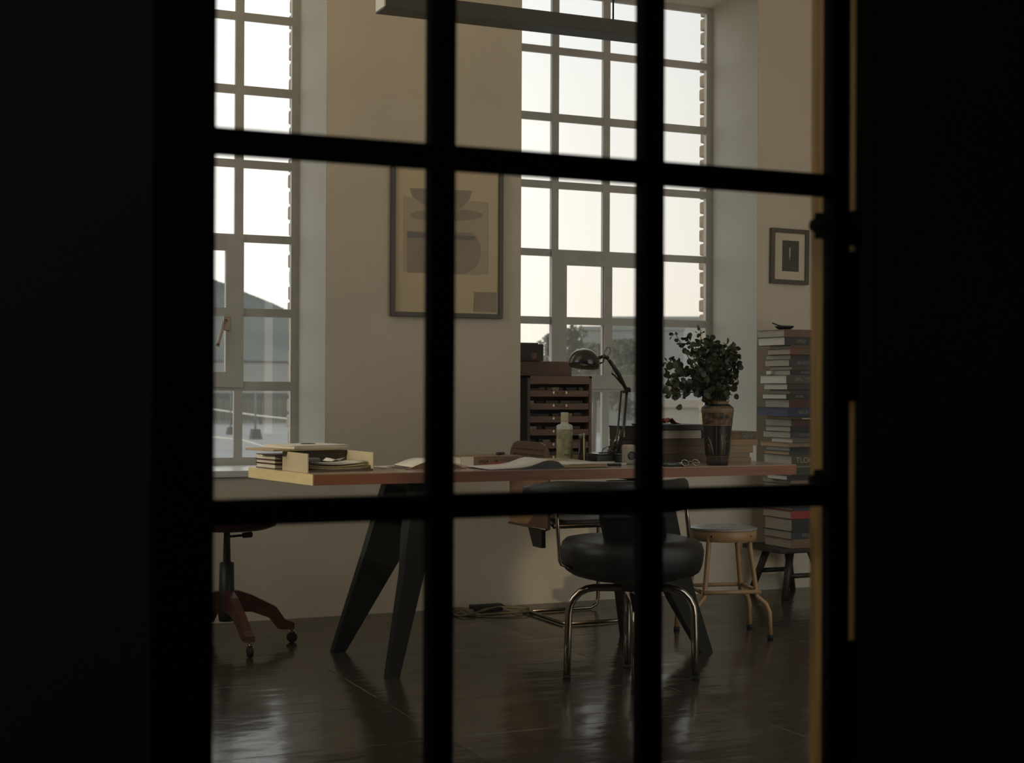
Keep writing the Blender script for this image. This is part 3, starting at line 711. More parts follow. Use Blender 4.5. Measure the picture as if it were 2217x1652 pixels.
def sheetpile(label, c, w, d, n, t, m, rz, base, group=None, bowed=0., name='paper_pile', cat='papers', jitter=.006):
    r = thing(name, label, cat, c, rz, group); b = MB()
    for k in range(n):
        z = k*t/n; jx, jy, ja = random.uniform(-jitter, jitter), random.uniform(-jitter, jitter), random.uniform(-.04, .04)
        A, B = [], []
        for i in range(9):
            x = -w/2+w*i/8; zz_ = z + bowed*((2*x/w)**2) + .0006*math.sin(9*x/w+k)
            ca, sa = math.cos(ja), math.sin(ja)
            A.append((x*ca+d/2*sa+jx, -d/2*ca+x*sa+jy, zz_)); B.append((x*ca-d/2*sa+jx, d/2*ca+x*sa+jy, zz_))
        b.quadstrip(A, B)
    b.build('sheets', m, r, solid=t/n*.8); return r
cT = r.matrix_basis @ Vector((0, 0, 0))
Rm = Matrix.Translation(fl) @ Matrix.Rotation(rz, 4, 'Z')
sheetpile('bowed stack of folded newspapers inside the letter tray', Rm @ Vector((Wt/2, .085, .0055)), Wt-.03, .14, 6, .015, M['tanpaper'], rz, 0, bowed=.006, jitter=.002)
sheetpile('loose white sheets on top of the newspapers in the tray', Rm @ Vector((Wt/2+.01, .085, .024)), Wt-.06, .12, 4, .005, M['paper'], rz+.06, 0, bowed=.008, jitter=.003)
o = thing('receipt', 'crumpled white slip curling up out of the letter tray', 'paper', Rm @ Vector((Wt*.50, .06, .037)), rz+.3)
b = MB(); b.quadstrip([(-.03, -.02, 0), (-.01, -.02, .006), (.01, -.02, .002), (.035, -.02, .012)], [(-.03, .03, .001), (-.005, .035, .012), (.015, .03, .006), (.03, .03, .003)]); b.build('sheet', M['paper'], o, solid=.0006)
o = thing('glasses_case', 'small grey-violet case with rounded end inside the letter tray', 'case', Rm @ Vector((.045, .08, .033)), rz+.15)
b = MB(); b.box((0, 0, .008), (.075, .04, .016), bev=.0075); b.build('shell', mat('grey_violet', (.12, .11, .13), .4), o)
# folder and papers lying across books and tray
zf = DZ+Ht+.0012
c0 = AZ(640, 978, zf)
r = thing('document_folder', 'thick pale folder of papers lying across books and tray', 'folder', (1.575, 5.475, zf), ang+R(4))
b = MB(); b.box((-.02, 0, .004), (.30, .21, .008), bev=.002); b.build('board', M['tanpaper'], r)
b = MB(); b.box((.035, .0, .0130), (.245, .20, .010), R(3)); b.build('sheets', M['page_hi'], r)
b = MB(); b.box((.035, .005, .0190), (.25, .205, .0018), R(1)); b.build('top_sheet', M['paper'], r)
o = thing('spiral_ring', 'thin dark wire ring lying on top of the pale folder', 'ring', (1.62, 5.50, zf+.0202))
b = MB(); b.tube(arc((0, 0, .0012), .028, 0, 360, 24, (1, 0, 0), (0, 1, 0))[:-1], .0012, 6, closed=True); b.build('wire', M['iron'], o)
# flat papers, keys, brown pouch
c = AZ(860, 1011, DZ)
sheetpile('flat white sheets at the desk front beside the letter tray', (c.x+.01, c.y, DZ+.0006), .20, .14, 3, .002, M['paper'], .05, 0)
c = AZ(872, 1007.5, DZ)
r = thing('keys', 'bunch of small brass keys lying on flat white sheets', 'keys', (c.x, c.y, DZ+.003))
b = MB(); b.tube(arc((0, 0, .008), .009, 0, 360, 16, (1, 0, 0), (0, .5, .85))[:-1], .0012, 6, closed=True); b.build('ring', M['brass'], r)
for k, a_ in enumerate((0.2, 1.6, 2.8)):
    b = MB(); b.box((.016*math.cos(a_), .016*math.sin(a_), .0025), (.026, .006, .002), a_); b.lathe([(.007, 0), (.007, .002)], (.030*math.cos(a_), .030*math.sin(a_), .0015), 12); b.build('key', M['brass'], r)
c = AZ(930, 1016, DZ)
r = thing('open_book', 'open brown book with pale curling page half behind the door bar', 'book', (c.x+.03, c.y+.10, DZ), .0)
b = MB(); n = 12
A = [(-.10+.2*i/n, -.10, .004+.030*math.sin(math.pi*min(1, (i/n)*.9+.05))) for i in range(n+1)]; B = [(x, .10, z) for x, _, z in A]
b.quadstrip(A, B); b.build('pages', M['paper'], r, solid=.002)
b = MB(); b.prism([(x, -.098, z-.0015) for x, _, z in A]+[(.10, -.098, .003), (-.10, -.098, .003)], (0, .196, 0)); b.build('page_block', M['cork'], r)
b = MB(); b.bx(-.13, .12, -.105, .105, 0, .003); b.build('cover', M['cork'], r)

# orange twist, strap
c = AZ(988, 1006, DZ)
r = thing('elastic_band', 'small orange twisted band right of the middle door bar', 'band', (c.x, c.y, DZ+.004))
b = MB(); b.tube([(.022*math.cos(t*.5)*(1+.3*math.sin(t*1.7)), .014*math.sin(t*.5), .008+.007*math.sin(t*1.3)) for t in range(24)], .0032, 8); b.build('coil', M['orange'], r)
c = AZ(1003, 1012, DZ)
r = thing('strap', 'salmon-coloured leather strap hanging over the front desk edge', 'strap', (c.x, c.y, DZ+.001), R(-62))
b = MB(); b.quadstrip([(-.055, -.007, .014), (-.03, -.007, .010), (0, -.007, .003), (.04, -.007, .001), (.055, -.007, .001)], [(-.055, .007, .014), (-.03, .007, .010), (0, .007, .003), (.04, .007, .001), (.055, .007, .001)]); b.build('band', M['pinkish'], r, solid=.002)

# thin cables on the desk, lettered book, notebook
c0 = AZ(1001, 1010.5, DZ)
W_ = .27; T_ = (1010-989.5)*5.9/3200
r = thing('book', 'brown lettered book with white spine label behind the notebook', 'book', (2.215+W_/2, 5.50, DZ), 0)
b = MB(); b.bx(-W_/2, W_/2, -.095, .10, 0, .0022); b.bx(-W_/2, W_/2, -.095, .10, T_-.0022, T_); b.bx(-W_/2, W_/2, -.098, -.095, 0, T_, bev=.001); b.build('cover', cv['wood'], r)
b = MB(); b.bx(-W_/2+.004, W_/2-.004, -.094, .096, .0022, T_-.0022); b.build('pages', M['page'], r)
b = MB(); b.bx(-W_/2+.001, -W_/2+.054, -.0990, -.0978, .0005, T_-.0005); o = b.build('spine_label', M['plastic'], r); o['label'] = 'white spine label'
text('DIGA', .017, r, (-W_/2+.098, -.0985, T_*.44), (R(90), 0, 0), M['ink_black'])
text('M', .017, r, (-W_/2+.150, -.0985, T_*.44), (R(90), 0, 0), M['ink_black'])
c = AZ(1062, 1010, DZ)
r = thing('bookmark', 'dark red tapering cloth in front of the brown lettered book', 'cloth', (c.x+.01, 5.345, DZ+.0006))
b = MB(); b.quadstrip([(-.07, -.03, .001), (-.03, -.03, .004), (.02, -.03, .010), (.06, -.03, .012)], [(-.07, .02, .001), (-.03, .03, .006), (.02, .03, .014), (.06, .03, .018)]); b.build('fabric', M['redc'], r, solid=.002)
# open notebook
nl, nc, nr = AZ(1010, 1011, DZ), AZ(1213, 1017, DZ), AZ(1322, 1014, DZ)
r = thing('notebook', 'open sketchbook with blank white pages and black cover', 'notebook', (2.52, 5.20, DZ), R(3))
b = MB(); n = 14; Ls = []
for i in range(n+1):
    u = i/n; x = -.32+.32*u; z = .003+.004*u+.023*math.exp(-((u-.80)/.20)**2) + .006*u
    Ls.append((x, z))
Ls[-1] = (0, .010)
b.quadstrip([(x, -.085, z) for x, z in Ls], [(x, .105, z+.004) for x, z in Ls]); b.build('left_page', M['paper'], r, solid=.0012)
b = MB(); b.prism([(x, -.083, z-.0014) for x, z in Ls] + [(0, -.083, .001), (-.32, -.083, .001)], (0, .19, 0)); b.build('page_block', M['page_tan'], r)
b = MB(); b.bx(-.325, .005, -.088, .108, -.0000, .0018)
b.prism([(-.20, -.0845, .0016)] + [(x, -.0845, z-.003) for x, z in Ls if x > -.17] + [(.004, -.0845, .0016)], (0, -.0025, 0)); b.build('cover', M['leather'], r)
b = MB(); b.bx(.006, .20, -.080, .105, .0018, .015, bev=.003); b.build('page_block', M['page_tan'], r)
b = MB(); b.quadstrip([(.0, -.083, .010), (.03, -.083, .0165), (.10, -.083, .0165), (.205, -.083, .016)], [(.0, .107, .012), (.03, .107, .019), (.10, .107, .019), (.205, .107, .0185)]); b.build('right_page', M['paper'], r, solid=.001)
b = MB(); b.bx(.003, .21, -.086, .108, 0, .0016); b.build('back_cover', M['leather'], r)
c = AZ(1325, 1010, DZ)
r = thing('pen', 'black pen with thick cap right of the open notebook', 'pen', (2.80, 5.22, DZ+.0055), R(-20))
b = MB(); b.tube([(-.06, 0, 0), (-.02, 0, 0)], [.003, .0045], 10); b.tube([(-.02, 0, 0), (.03, 0, 0)], .0055, 12); b.build('barrel', M['iron'], r)
# pads behind
def lay(label, px, py, w, d, t, m, rz=0, name='note_pad', cat='pad', z=DZ):
    c = AZ(px, py, z); r = thing(name, label, cat, (c.x, c.y, z), rz); b = MB(); b.box((0, 0, t/2), (w, d, t), bev=min(.002, t*.3)); b.build('pad', m, r); return r
r = thing('envelope', 'tan padded envelope between the notebook and the cork-brown chair', 'envelope', (2.63, 5.475, DZ), R(-2))
b = MB(); b.box((0, 0, .009), (.235, .22, .018), bev=.007); b.build('body', M['tanpaper'], r)
r = thing('marker', 'dark stubby marker lying on the brown lettered book', 'marker', (2.43, 5.50, DZ+T_+.0065), R(35))
b = MB(); b.tube([(-.03, 0, 0), (.02, 0, 0)], .006, 12); b.build('barrel', M['iron'], r)
b = MB(); b.tube([(.02, 0, 0), (.034, 0, 0)], [.0055, .004], 12); b.build('tip', M['cream'], r)
r = thing('pen_tray', 'shallow pale tray right of the brown bottle neck', 'tray', (2.815, 5.335, DZ), R(-4))
b = MB(); b.box((0, 0, .003), (.15, .12, .006), bev=.002); b.bx(-.075, .075, -.06, -.056, .003, .010); b.bx(-.075, .075, .056, .06, .003, .010); b.build('body', M['plastic'], r)

# ------------------------------------------------------------------ bottle and brush glass
c = AZ(1222, 1001.5, DZ); k_ = 6.05/3200
r = thing('bottle', 'tall pale plastic bottle with olive floral label', 'bottle', (c.x, c.y, DZ)); hb = 111*k_
def rbox(b, w, d, z0, z1, m=None, r_=.012, sc1=1.): 
    b.box((0, 0, (z0+z1)/2), (w, d, z1-z0), bev=r_, m=m)
rp = [(.031, 0), (.0335, .004), (.0335, 80*k_), (.031, 83*k_), (.017, 86*k_), (.0155, 88*k_), (.0155, 91*k_)]
b = MB(); b.lathe(rp, seg=28); b.build('body', M['plastic'], r)
b = MB(); b.lathe([(.0155, 90*k_), (.016, 91*k_), (.0160, 110*k_), (.015, 111*k_)], seg=24); b.build('cap', M['card'], r)
b = MB(); b.lathe([(.0339, 11*k_), (.0339, 74*k_)], seg=28, caps=False); b.build('label_sleeve', M['blabel'], r)
text('MAX', .013, r, (-.006, -.0350, 17.5*k_), (R(90), 0, 0), M['ink_black'], 'lettering', .0003)
c = AZ(1239, 1001.5, DZ)
r = thing('brown_bottle', 'slim dark tapering glass bottle with a tan brush stick', 'bottle', (c.x+.01, c.y-.07, DZ))
b = MB(); b.lathe([(.0165, 0), (.018, .004), (.0155, .05), (.0125, .085), (.0120, .105), (.0135, .112)], seg=24); b.build('body', M['brownglass'], r)
b = MB(); b.lathe([(.0125, .108), (.017, .112), (.0165, .121), (.014, .122)], seg=20); b.build('glass_rim', M['tubeglass'], r)
b = MB(); b.tube([(.001, -.0185, .001), (.001, -.0135, .108)], .0026, 8); b.tube([(.001, -.0135, .108), (.003, -.010, .125)], .0026, 8); b.build('stick', M['ply'], r)

# ------------------------------------------------------------------ drawer cabinet on the sill
XA, XB = AY(1142, 900, 6.56).x, AY(1281, 900, 6.56).x; YD = 6.56
zc1 = AY(1210, 814, YD).z; wC = XB-XA
r = thing('drawer_cabinet', 'brown wooden cabinet of six open drawers on the window sill', 'cabinet', ((XA+XB)/2, YD, ZS)); Hc = zc1-ZS; dC = .27
b = MB(); tk = .014
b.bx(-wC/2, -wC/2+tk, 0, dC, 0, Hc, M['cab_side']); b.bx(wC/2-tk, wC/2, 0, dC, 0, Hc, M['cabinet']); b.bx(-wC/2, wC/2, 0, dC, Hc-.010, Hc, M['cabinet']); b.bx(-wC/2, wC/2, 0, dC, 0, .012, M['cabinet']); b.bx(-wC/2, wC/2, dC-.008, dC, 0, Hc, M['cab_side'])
b.bx(-wC/2+tk, wC/2-tk, .001, .012, Hc-.040, Hc-.010, M['cabinet']); b.build('carcass', None, r)
pit_ = (Hc-.052)/6; random.seed(21)
for k in range(6):
    z0 = .013+pit_*k; z1 = z0+pit_*.48
    b = MB(); b.bx(-wC/2+tk+.001, wC/2-tk-.001, .002, .012, z0, z1, bev=.0015); b.bx(-wC/2+tk+.002, wC/2-tk-.002, .012, dC-.02, z0, z0+.006)
    dr = b.build('drawer', M['cabinet'], r)
    b = MB(); b.tube([(-.028, .002, z1-.010), (-.028, -.010, z1-.010), (.028, -.010, z1-.010), (.028, .002, z1-.010)], .0022, 8); b.lathe([(.006, 0), (.006, .003)], (-.034, .0015, z1-.010), 10, axis=(0, -1, 0)); b.lathe([(.006, 0), (.006, .003)], (.034, .0015, z1-.010), 10, axis=(0, -1, 0)); b.build('pull', M['brass'], dr)
    b = MB(); x = -wC/2+tk+.01
    while x < wC/2-tk-.04:
        w = random.uniform(.025, .07); mm = random.choice([M['card_dark'], M['boxdark'], M['boxbrown'], M['card_dark'], M['tanpaper']])
        b.box((x+w/2, .05+random.uniform(0, .04), z0+.006+pit_*.33), (w*.92, .05, pit_*random.uniform(.45, .66)), random.uniform(-.2, .2), mm); x += w
    b.build('drawer_contents', None, dr)
b = MB(); p = AY(1188, 788, YD)
r2 = thing('wooden_box', 'plain brown wooden box on top of the drawer cabinet', 'box', (AY(1172, 790, 6.62).x, 6.74, zc1+.001))
xa, xb = AY(1100, 790, 6.62).x-r2.location.x, AY(1242, 790, 6.62).x-r2.location.x; hB = AY(1210, 783, 6.62).z-zc1
xa = max(xa, 2.985-r2.location.x)
b = MB(); b.box(((xa+xb)/2, 0, hB/2), (xb-xa, .20, hB), bev=.003); b.build('body', M['boxbrown'], r2)
r3 = thing('black_box', 'black box with a faint pink mark, stacked on the wooden box', 'box', (r2.location.x, 6.72, zc1+hB+.002))
xb2 = AY(1178, 760, 6.62).x-r2.location.x; h3 = AY(1160, 745.5, 6.62).z-(zc1+hB)
b = MB(); b.box(((xa+xb2)/2, 0, h3/2), (xb2-xa, .19, h3), bev=.003); b.build('body', M['boxdark'], r3)
b = MB(); b.box(((xa+xb2)/2-.01, 0, h3+.003), (xb2-xa-.03, .17, .006), bev=.002); b.build('lid', M['boxdark'], r3)
q0, q1 = AY(1150, 768, 6.62).x-r3.location.x, AY(1164, 768, 6.62).x-r3.location.x
b = MB(); b.prism([(q0, -.0965, h3*.30), (q0+.008, -.0965, h3*.12), (q1-.008, -.0965, h3*.12), (q1, -.0965, h3*.3), (q1-.004, -.0965, h3*.48), (q0+.004, -.0965, h3*.46)], (0, .003, 0)); b.build('pink_mark', mat('pink_mark', (.15, .07, .05), .7), r3)

# ------------------------------------------------------------------ desk lamp on its dark box
YLm = 5.47
def L3(px, py, Y=YLm): return AY(px, py, Y)
bb = AZ(1280, 1003.5, DZ)
xa, xb = L3(1278, 1000).x, L3(1376, 1000).x; hbx = 17*6.1/3200
r = thing('flat_case', 'flat black case under the desk lamp base', 'case', ((xa+xb)/2, YLm+.005, DZ)); b = MB(); b.box((0, 0, hbx/2), (xb-xa, .125, hbx), bev=.003); b.build('body', M['leather'], r)
b = MB(); b.box((0, 0, hbx+.0006), (xb-xa-.004, .121, .0012)); b.build('lid', M['boxdark'], r)
zl = DZ+hbx+.0018; base = L3(1312, 988); base.z = zl
r = thing('desk_lamp', 'black articulated desk lamp with domed shade leaning left', 'lamp', base); ol = base.copy()
def l(px, py, Y=YLm): return AY(px, py, Y)-ol
b = MB(); b.box((0, 0, .003), (.13, .10, .006), bev=.002); b.tube([(-.055, -.040, .009), (0, -.044, .011), (.055, -.040, .009)], .0025, 8); b.build('base', M['lampm'], r)
b = MB(); b.lathe([(.014, 0), (.014, .012), (.009, .016), (.009, .03)], (.022, 0, .006), 20); b.build('swivel', M['lampm'], r)
J = l(1357, 846); J2 = l(1345, 846)
b = MB(); b.tube([l(1326, 984), l(1336, 950), J2], .0045, 8); b.build('lower_bar', M['lampm'], r)
b = MB(); b.tube([l(1336, 986), l(1350, 930), J], .0062, 8); b.build('lower_bar', M['lampm'], r)
b = MB(); b.tube([l(1333, 972), l(1343, 930)], .0050, 8); b.tube([l(1329, 962), l(1335, 945)], .0035, 8); b.build('spring', M['chrome'], r)
b = MB(); b.tube([J+Vector((-.018, 0, -.004)), J+Vector((.016, 0, 0))], .007, 10); b.lathe([(.011, -.008), (.011, .008)], J+Vector((.004, 0, .004)), 14, axis=(0, 1, 0)); b.build('elbow_joint', M['lampm'], r)
H0 = l(1317, 778)
b = MB(); b.tube([J, l(1340, 812), l(1326, 790), H0], [.007, .0095, .0085, .007], 10); b.build('upper_arm', M['lampm'], r)
b = MB(); b.tube([l(1352, 838), l(1330, 812), l(1324, 808)], .004, 8); b.build('spring', M['lampm'], r)
b = MB(); b.tube([l(1317, 776), l(1306, 771), l(1297, 775)], [.009, .007, .008], 10); b.tube([l(1309, 768), l(1306, 784), l(1296, 788)], .004, 8); b.build('head_joint', M['lampm'], r)
ctr = l(1316, 760)
b = MB(); b.tube([l(1308, 772), l(1309, 762), l(1315, 752), l(1321, 753), l(1322, 761), l(1318, 768), l(1314, 771)], .0016, 6); b.build('cable_loop', M['lampm'], r)
# dome: opening tilted towards the lower left
cD = l(1264, 789); rD = .0665; ax = Vector((-.16, -.10, -.98)).normalized()
prof = [(rD*math.sin(R(a_)), -rD*math.cos(R(a_))) for a_ in (2, 14, 26, 38, 50, 62, 74, 84, 92)] + [(rD*.985, .010), (rD*.95, .010)]
prof += [((rD-.0025)*math.sin(R(a_)), -(rD-.0025)*math.cos(R(a_))) for a_ in (90, 70, 50, 30, 12)]
ms = [M['lampm']]*10 + [M['lampin']]*5
b = MB(); b.lathe(prof, cD, 36, axis=ax, ms=ms[:len(prof)-1], caps=False); b.build('shade', None, r)
b = MB(); b.lathe([(.001, -.018), (.018, -.012), (.022, .002), (.014, .016), (.012, .03)], cD-ax*.012, 16, axis=-ax); b.build('bulb', M['plastic'], r)
b = MB(); b.tube([l(1340, 984), l(1318, 966), l(1306, 972), l(1301, 983)], .0018, 6); b.build('flex', M['lampm'], r)

# ------------------------------------------------------------------ pile of portfolios and big books behind the vase
xa = AY(1336, 960, 5.50).x; xb = AY(1523, 960, 5.50).x
def zz_at(py, Y=5.36, px=1480): return AY(px, py, Y).z
lev = [(1003.5, 983, 'darkbrown', 'bottom brown portfolio of the wide pile behind the vase'), (982.4, 966, 'brown', 'second brown portfolio from the bottom of the wide pile'), (965.4, 950.5, 'darkbrown', 'third brown portfolio, below the book with a black spine'), (950, 930.5, 'black', 'book with black spine and grey pages left of the vase'), (930, 919.5, 'black', 'flat black portfolio topping the wide pile behind the lamp')]
zz = DZ; YPf = 5.36
for k, (yb, yt, cc, lab) in enumerate(lev):
    t = zz_at(yt)-max(zz, zz_at(yb)) if k else zz_at(yt)-DZ
    t = zz_at(yt)-zz-.0004
    x0 = AY(1337, 960, 5.56).x+(.094, .10, .097, .096, .094)[k]; x1 = AY((1531, 1528, 1530, 1521, 1532)[k], 960, 5.36).x
    d = .255; 
    book(lab, ((x0+x1)/2, YPf+d/2, zz), x1-x0, d, t, 0, cv[cc], M['page'] if k == 3 else M['boxdark'], 'portfolios and books in the wide pile', spine='+x' if k == 3 else '-y'); zz += t+.0005
ztop = zz
r = thing('red_cloth', 'crumpled red cloth on top of the wide pile behind the vase', 'cloth', (AY(1443, 915, 5.48).x, 5.48, ztop))
b = MB(); n = 10
for j in range(5):
    A = [(-.05+.1*i/n, -.03+.012*j, .026*max(0, math.sin(math.pi*i/n))*(.6+.4*math.sin(j+1.3*i))+.001) for i in range(n+1)]
    B = [(-.05+.1*i/n, -.03+.012*(j+1), .026*max(0, math.sin(math.pi*i/n))*(.6+.4*math.sin(j+1+1.3*i))+.001) for i in range(n+1)]
    b.quadstrip(A, B)
b.build('fabric', M['redc'], r, solid=.003)
# items in front of the pile, right of the lamp
xr0, xr1 = AY(1337, 960, 5.56).x, AY(1337, 960, 5.56).x+.082; zr1 = AY(1360, 953, 5.56).z; zr2 = AY(1360, 922, 5.56).z
r = thing('red_box', 'dark red box behind the desk lamp foot', 'box', ((xr0+xr1)/2, 5.592, DZ)); b = MB(); b.box((0, 0, (zr1-DZ)/2), (xr1-xr0, .085, zr1-DZ), bev=.003); b.build('body', cv['plum'], r)
r = thing('storage_box', 'black box with small white label stacked on the red box', 'box', ((xr0+xr1)/2, 5.592, zr1+.0005)); b = MB(); hb2 = zr2-zr1-.006; b.box((0, 0, hb2/2), (xr1-xr0, .085, hb2), bev=.002); b.build('body', M['boxdark'], r)
b = MB(); b.box((0, 0, hb2+.003), (xr1-xr0+.006, .09, .006), bev=.002); b.build('lid', M['iron'], r)
b = MB(); b.bx(-.028, -.012, -.0440, -.0430, hb2*.25, hb2*.72); b.build('label', M['plastic'], r)
r = thing('camera_lens', 'cream round lens-like gadget beside the lamp foot', 'gadget', (AY(1364, 985, 5.33).x, 5.34, DZ))
b = MB(); b.box((0, 0, .040), (.046, .045, .080), bev=.009); b.build('body', M['cream'], r)
b = MB(); b.lathe([(.017, 0), (.017, .006), (.013, .006), (.012, .003)], (0, -.0235, .036), 24, axis=(0, -1, 0)); b.lathe([(.012, 0), (.001, .001)], (0, -.0250, .036), 20, axis=(0, -1, 0)); b.build('dial', M['vase_black'], r)
# right pile
lev = [(1003, 990, 'tan', 'bottom tan book of the small pile right of the vase', 1626), (989.5, 980.5, 'stone', 'grey-tan book second from the bottom right of the vase', 1623), (980, 965, 'wood', 'tan book in the middle of the small pile right of the vase', 1630), (964.5, 951, 'tan', 'wide tan book near the top of the small pile right of the vase', 1640), (950.5, 934, 'brown', 'gold-brown patterned book topping the small pile right of the vase', 1638)]
zz = DZ; YPr = 5.34
for k, (yb, yt, cc, lab, pr) in enumerate(lev):
    t = AY(1610, yt, YPr).z-zz-.0004; x0 = AY(1551, 960, YPr).x; x1 = AY(pr, 960, YPr).x
    book(lab, ((x0+x1)/2, YPr+.11, zz), x1-x0, .22, t, 0, mat('tower_cover_%d' % k, ((.26, .18, .10), (.22, .17, .11), (.26, .18, .10), (.27, .17, .09), (.13, .075, .03))[k], .6, var=.35 if k == 4 else .15, vscale=60 if k == 4 else 20), M['page_tan'], 'books in the small pile right of the vase', strip=(M['spine_text'], (.62, .88, .15, .85)) if k == 4 else None); zz += t+.0005

# ------------------------------------------------------------------ vase and eucalyptus
c = AZ(1553, 1006.5, DZ); kz = 6.03/3200; vz = DZ
r = thing('vase', 'tall black and terracotta Greek-style vase on the desk', 'vase', (c.x, c.y+.0, vz))
hv = 133*kz
def hp_(py): return (1006.5-py)*kz
rad = lambda px: px*kz/2
prof = [(rad(44), 0), (rad(49), hp_(1003)), (rad(50), hp_(988)), (rad(51), hp_(987)), (rad(56), hp_(955)), (rad(63), hp_(921)), (rad(64), hp_(919)), (rad(69), hp_(893)), (rad(71.5), hp_(890)), (rad(70), hp_(884)), (rad(60), hp_(879)), (rad(48), hp_(874)), (rad(47), hp_(871)), (rad(52), hp_(869)), (rad(52), hp_(868)), (rad(42), hp_(868.5)), (rad(40), hp_(880))]
ms = [M['vase_black'], M['vase_black'], M['terracotta'], M['vase_black'], M['vase_black'], M['terracotta'], M['vase_mix'], M['terracotta'], M['terracotta'], M['terracotta'], M['vase_black'], M['terracotta'], M['terracotta'], M['terracotta'], M['vase_black'], M['vase_black']]
b = MB(); b.lathe(prof, seg=48, ms=ms, caps=False); b.lathe([(rad(43.9), .0005), (.001, .001)], seg=48, m=M['terracotta'], caps=False); b.build('body', None, r)
# painted tongues on shoulder, rays at the foot, figures
def radz(z):
    for (r0, z0), (r1, z1) in zip(prof, prof[1:]):
        if z0 <= z <= z1: return r0+(r1-r0)*(z-z0)/max(1e-6, z1-z0)
    return prof[0][0]
b = MB()
for k in range(40):
    a_ = 2*math.pi*k/40; r0, z0 = rad(69), hp_(883.6); r1, z1 = rad(50), hp_(875)
    u = Vector((math.cos(a_), math.sin(a_), 0)); b.tube([u*(r0)+Vector((0, 0, z0)), u*r1+Vector((0, 0, z1))], [.0019, .0013], 5)
b.build('shoulder_tongues', M['vase_black'], r)
b = MB()
for k in range(22):
    a_ = 2*math.pi*k/22
    for (da, za, zb) in ((-.08, 1002, 992), (.08, 1002, 992)):
        b.tube([Vector((math.cos(a_+da), math.sin(a_+da), 0))*(radz(hp_(z))+.0003)+Vector((0, 0, hp_(z))) for z in (1001, 997, 992)], .0008, 5)
    b.tube([Vector((math.cos(a_+d_), math.sin(a_+d_), 0))*(radz(hp_(z))+.0003)+Vector((0, 0, hp_(z))) for d_, z in ((-.08, 992), (0, 990), (.08, 992))], .0008, 5)
b.build('foot_rays', M['terracotta'], r)
def onv(pp, rr_): return [Vector((math.cos(a_), math.sin(a_), 0))*(radz(z)+.0004)+Vector((0, 0, z)) for a_, z in pp]
b = MB(); camd = math.atan2(-c.y, -c.x)
for off in (0, 2.1, 4.2):
    A0 = camd+off
    def fg(dx, py): return (A0+dx/27., hp_(py))
    b.tube(onv([fg(-2, y) for y in (985, 950, 922)], 0), .0011, 5)
    b.tube(onv([fg(9+5*math.cos(t), 932-6*math.sin(t)) for t in (3.4, 2.6, 1.8, 1.0, .2, -.6)], 0), .0010, 5)
    b.tube(onv([fg(9, 938), fg(8, 948), fg(11, 960), fg(10, 972), fg(9, 983)], 0), [.0018, .0026, .0034, .0026, .0015], 6)
    b.tube(onv([fg(9, 942), fg(14, 946), fg(18, 942), fg(20, 938)], 0), .0014, 5)
    b.tube(onv([fg(16, 984), fg(17, 968), fg(18, 955), fg(24, 954)], 0), .0016, 5)
    b.tube(onv([fg(-20, 945), fg(-15, 955), fg(-12, 968), fg(-9, 983)], 0), [.0015, .003, .003, .002], 6)
    b.tube(onv([fg(-22, 962), fg(-17, 966), fg(-19, 978)], 0), .0018, 5)
b.build('painted_figures', M['terracotta'], r)
# eucalyptus branches
vx_ = Vector((c.x, c.y, 0)); top = Vector((c.x, c.y, vz+hv-.02))
r = thing('eucalyptus_branches', 'bunch of round-leaved eucalyptus branches standing in the vase', 'plant', top); ot = top.copy()
random.seed(17); st = MB(); lf = MB(); Yv = c.y
def leaf(p, s_, ax_, up):
    ax_ = ax_.normalized(); sd = ax_.cross(up)
    sd = sd.normalized() if sd.length > 1e-4 else ax_.orthogonal().normalized(); nn = sd.cross(ax_)
    ring = [lf.bm.verts.new(p + ax_*(s_*(1+math.cos(t))) + sd*(s_*.86*math.sin(t)) + nn*(s_*.18*math.cos(2*t))) for t in [k*math.pi/5 for k in range(10)]]
    cc_ = lf.bm.verts.new(p+ax_*s_-nn*s_*.12)
    for k in range(10):
        f = lf.bm.faces.new((cc_, ring[k], ring[(k+1) % 10])); f.smooth = True
def branch(tips, dy, n=12, s0=.0165, dens=2):
    n = int(n*1.25)
    pts_ = [Vector((random.uniform(-.01, .01), random.uniform(-.01, .01), -.02))] + [AY(px, py, Yv+dy*(.3+.7*(k+1)/len(tips)))-ot for k, (px, py) in enumerate(tips)]
    sm = []
    for k in range(len(pts_)-1):
        for j in range(6):
            t = j/6; sm.append(pts_[k].lerp(pts_[k+1], t))
    sm.append(pts_[-1]); st.tube(sm, [.0028*(1-.7*i/len(sm)) for i in range(len(sm))], 6)
    tot = n
    for i in range(tot):
        t = .16+.84*i/(tot-1); q_ = sm[min(len(sm)-1, int(t*(len(sm)-1)))]; d = (sm[min(len(sm)-1, int(t*(len(sm)-1))+1)]-sm[max(0, int(t*(len(sm)-1))-1)]).normalized()
        for s_ in range(dens):
            v = Vector((random.gauss(0, 1), random.gauss(0, 1), random.gauss(0, 1))); v = (v-d*v.dot(d)).normalized()
            sz = s0*random.uniform(.75, 1.12)*(1-.25*t)
            leaf(q_+v*.003, sz, (v+d*.5), Vector((random.gauss(0, 1), random.gauss(0, 1), random.gauss(0, 1))).normalized())
branch([(1540, 850), (1505, 800), (1475, 745), (1462, 722), (1450, 732)], -.02, 10, .012, 1)
branch([(1540, 850), (1500, 815), (1465, 790), (1443, 782)], .03, 13)
branch([(1540, 855), (1500, 838), (1465, 825), (1442, 812)], -.05, 14)
branch([(1540, 858), (1500, 850), (1465, 848), (1452, 856)], .0, 13)
branch([(1545, 850), (1515, 790), (1495, 745), (1488, 732)], .04, 13)
branch([(1545, 850), (1530, 790), (1518, 745), (1516, 712)], -.03, 12)
